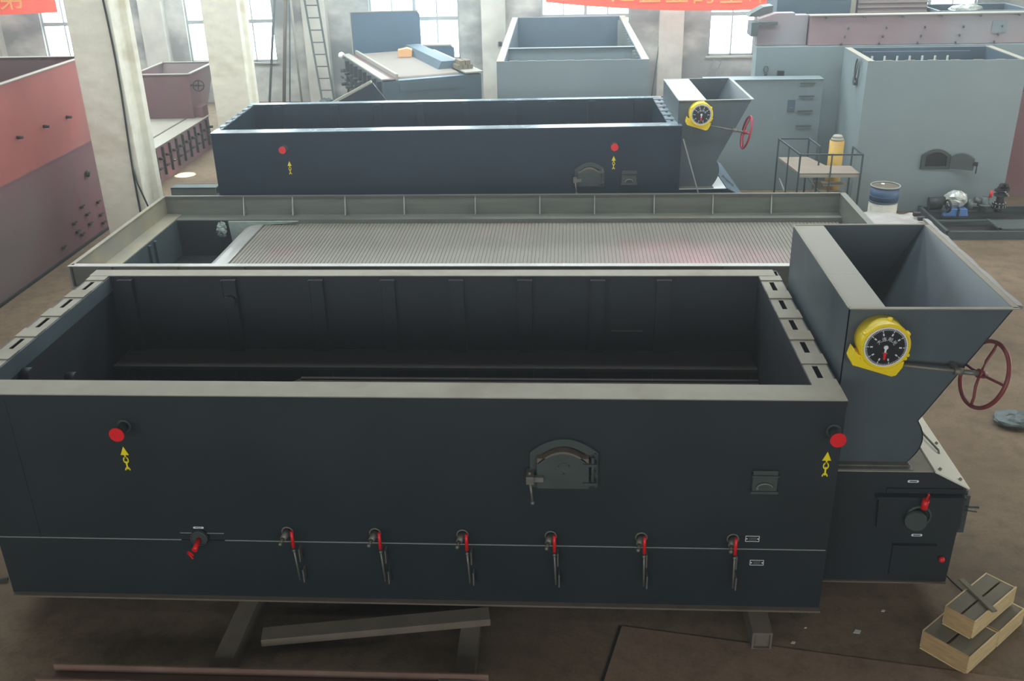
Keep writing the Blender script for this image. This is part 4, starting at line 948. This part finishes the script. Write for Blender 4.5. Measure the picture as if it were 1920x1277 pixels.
# ------------------------------------------------------------------ pump skids
def tray(name, label, x0, x1, y0, y1, h):
    t = thing(name, label, 'skid', ((x0+x1)/2, (y0+y1)/2, 0))
    e = .05
    MB().box(x0, x1, y0, y0+.01, 0, h).box(x0, x1, y1-.01, y1, 0, h).box(x0, x0+.01, y0, y1, 0, h).box(x1-.01, x1, y0, y1, 0, h).build('side_channel', 'skid', t)
    MB().box(x0, x1, y0-.005, y0+e, h, h+.008).box(x0, x1, y1-e, y1, h, h+.008).box(x0, x0+e, y0, y1, h, h+.008).box(x1-e, x1, y0, y1, h, h+.008).build('top_flange', 'steeldark', t)
    MB().box(x0+.01, x1-.01, y0+.01, y1-.01, .01, .03).build('tray_floor', 'iron', t)
    return t
s1 = tray('pump_skid', 'blue grey steel skid tray at the foot of the grey green furnace', 10.70, 12.75, 9.40, 10.85, .13)
MB().box(10.75, 12.7, 10.02, 10.07, .10, .13).build('cross_member', 'steeldark', s1)
s2 = thing('skid_tray', 'second shallow tray set on the right half of the pump skid', 'skid', (12.1, 9.6, .14))
MB().box(11.55, 12.75, 9.46, 9.98, .139, .142).box(11.55, 12.75, 9.46, 9.50, .15, .17).box(11.55, 11.59, 9.46, 9.98, .15, .17).build('tray', 'steeldark', s2)
mo = thing('wrapped_pump', 'pump motor wrapped in crumpled plastic on a blue base', 'pump', (11.1, 10.4, .13))
MB().prism([(10.93, .14), (11.33, .14), (11.30, .27), (11.02, .27)], 'y', 10.22, 10.5).build('blue_base', 'bluebright', mo, bevel=.01)
MB().box(11.14, 11.17, 10.20, 10.5, .14, .27).build('base_slot', 'iron', mo)
pb = MB().ball((11.14, 10.38, .40), .17, 1.15, .9, .9, 14, 9, jit=.018); pb.build('plastic_wrap', 'foil', mo)
MB().cone((10.72, 10.45, .30), (10.98, 10.42, .32), .11, .11, 20).build('motor_body', 'iron', mo)
MB().torus((10.95, 10.2, .33), (1, .2, 0), .10, .02, 20, 8).tube([(10.84, 10.15, .12), (10.88, 10.18, .35)], .015).build('coupling', 'iron', mo)
MB().cone((11.33, 10.4, .30), (11.42, 10.4, .30), .10, .10, 16).build('motor_end', 'steeldark', mo)
va = thing('valve_assembly', 'cluster of dark flanged valves with a red tag on the pump skid', 'valve', (11.85, 10.5, .13))
g = MB()
for k in range(6): a_ = k*PI/3; g.cone((11.93+.05*math.cos(a_), 10.48, .55+.06*math.sin(a_)), (11.93+.05*math.cos(a_), 10.42, .55+.06*math.sin(a_)), .05, .05, 10)
g.cone((11.93, 10.5, .14), (11.93, 10.5, .62), .07, .05, 16)
for z in (.2, .27, .42, .5): g.cone((11.93, 10.5, z), (11.93, 10.5, z+.025), .115, .115, 18)
g.build('flanged_valve', 'iron', va)
g = MB()
for k in range(10):
    a_ = k*PI/5; g.cone((11.93+.10*math.cos(a_), 10.5+.10*math.sin(a_), .19), (11.93+.10*math.cos(a_), 10.5+.10*math.sin(a_), .31), .011, .011, 6)
for k in range(3): g.cone((12.0-.03*k, 10.38, .46+k*.03), (12.0-.03*k, 10.35, .46+k*.03), .012, .012, 6)
g.build('flange_bolt', 'shiny', va)
MB().cone((11.68, 10.5, .14), (11.68, 10.5, .40), .08, .06, 16).cone((11.68, 10.5, .24), (11.68, 10.5, .28), .11, .11, 16).cone((11.60, 10.5, .33), (11.50, 10.5, .35), .05, .05, 12).build('pipe_body', 'steeldark', va)
MB().cone((11.74, 10.46, .40), (11.75, 10.45, .52), .026, .022, 10).build('red_plug', 'red', va)

# ------------------------------------------------------------------ wooden crates
def crate(cx, cy_, z0, rz, lx, ly, h, label, topm='woodtop', gap=True):
    X = Matrix.Translation((cx, cy_, z0)) @ Matrix.Rotation(rz, 4, 'Z')
    t = thing('wooden_crate', label, 'crate', (cx, cy_, z0), rz, 'wooden crates in the corner')
    def B(mb, n, m_): return mb.build(n, m_, t, X=X, bevel=.002)
    hx, hy = lx/2, ly/2; e = .012
    B(MB().box(-hx, -hx+e, -hy, hy, 0, h), 'end_board', 'woodend'); B(MB().box(hx-e, hx, -hy, hy, 0, h), 'end_board', 'wood')
    B(MB().box(-hx+e-.008, hx+.006, -hy-e, -hy, .006, h+.004), 'side_board', 'wood'); B(MB().box(-hx+e, hx, hy, hy+e, .0, h), 'side_board', 'wood')
    w = ly*.48
    B(MB().box(-hx+e, hx-e, -hy+.004, -hy+w-.006, h-.016, h-.004), 'lid_board', topm)
    B(MB().box(-hx+e, hx-e, hy-w, hy-.002, h-.012, h), 'lid_board', topm)
    B(MB().box(-hx+e, hx-e, -.02, .02, h-.06, h-.045), 'inner_board', 'woodend')
    B(MB().box(-hx-.01, -hx+.05, -hy, hy, -.0, .01).box(hx-.06, hx-.01, -hy, hy, 0, .01), 'runner', 'wood')
    return t
# ground crates: long side runs from (7.47,-.50) to (8.09,.04)
ang = math.atan2(.56, .62)
u_ = Vector((math.cos(ang), math.sin(ang))); v_ = Vector((-math.sin(ang), math.cos(ang)))
o_ = Vector((7.475, -.50))
c_ = o_+u_*.21+v_*.19
crate(c_.x, c_.y, 0, ang, .415, .36, .16, 'front lower wooden crate of the two resting on the floor')
c_ = o_+u_*.635+v_*.19
crate(c_.x, c_.y, 0, ang+.01, .405, .36, .155, 'rear lower wooden crate, behind the front one on the floor')
o2 = Vector((7.545, -.31)); ang2 = math.atan2(.42, .47)
u3 = Vector((math.cos(ang2), math.sin(ang2))); v3 = Vector((-math.sin(ang2), math.cos(ang2)))
c_ = o2+u3*.315+v3*.115
crate(c_.x, c_.y, .168, ang2, .62, .22, .16, 'upper wooden crate stacked across the two lower crates')
XX = Matrix.Translation((7.675, -.02, .336)) @ Matrix.Rotation(math.atan2(-.33, .10), 4, 'Z')
tag(MB().box(-.20, .19, -.022, .022, 0, .016, XX).build('loose_batten', 'woodtop', bevel=.002), 'loose thin batten lying across the upper wooden crate', 'batten')

# floor joints and odd bits
struct(MB().tube([(7.70, .78, .002), (7.74, .60, .002), (7.80, .42, .002), (7.86, .30, .002)], .007, 6).build('trim_21', 'iron'))
struct(MB().bar((4.955, -.06, .003), (4.385, -2.2, .003), .018, .012).build('trim_22', 'iron'))
tag(MB().tube([(-.28, .35, .02), (-.55, .30, .02), (-.8, .1, .02)], .015).build('floor_pipe', 'steeldark'), 'thin pipe on the floor at the left edge by the near boiler', 'pipe')

# ------------------------------------------------------------------ dusty air of the hall
hm_ = bpy.data.materials.new('dusty_air'); hm_.use_nodes = True; nt = hm_.node_tree
nt.nodes.remove(nt.nodes['Principled BSDF']); vsn = nt.nodes.new('ShaderNodeVolumeScatter')
vsn.inputs['Color'].default_value = (.93, .97, 1, 1); vsn.inputs['Density'].default_value = .0055; vsn.inputs['Anisotropy'].default_value = .65
nt.links.new(vsn.outputs[0], nt.nodes['Material Output'].inputs['Volume'])
hz = MB().box(XL+.02, XR-.02, YF+.02, YB-.02, .01, CEIL-.2).build('air_haze', hm_)
tag(hz, 'thin dusty haze filling the whole hall', 'haze'); hz['kind'] = 'stuff'
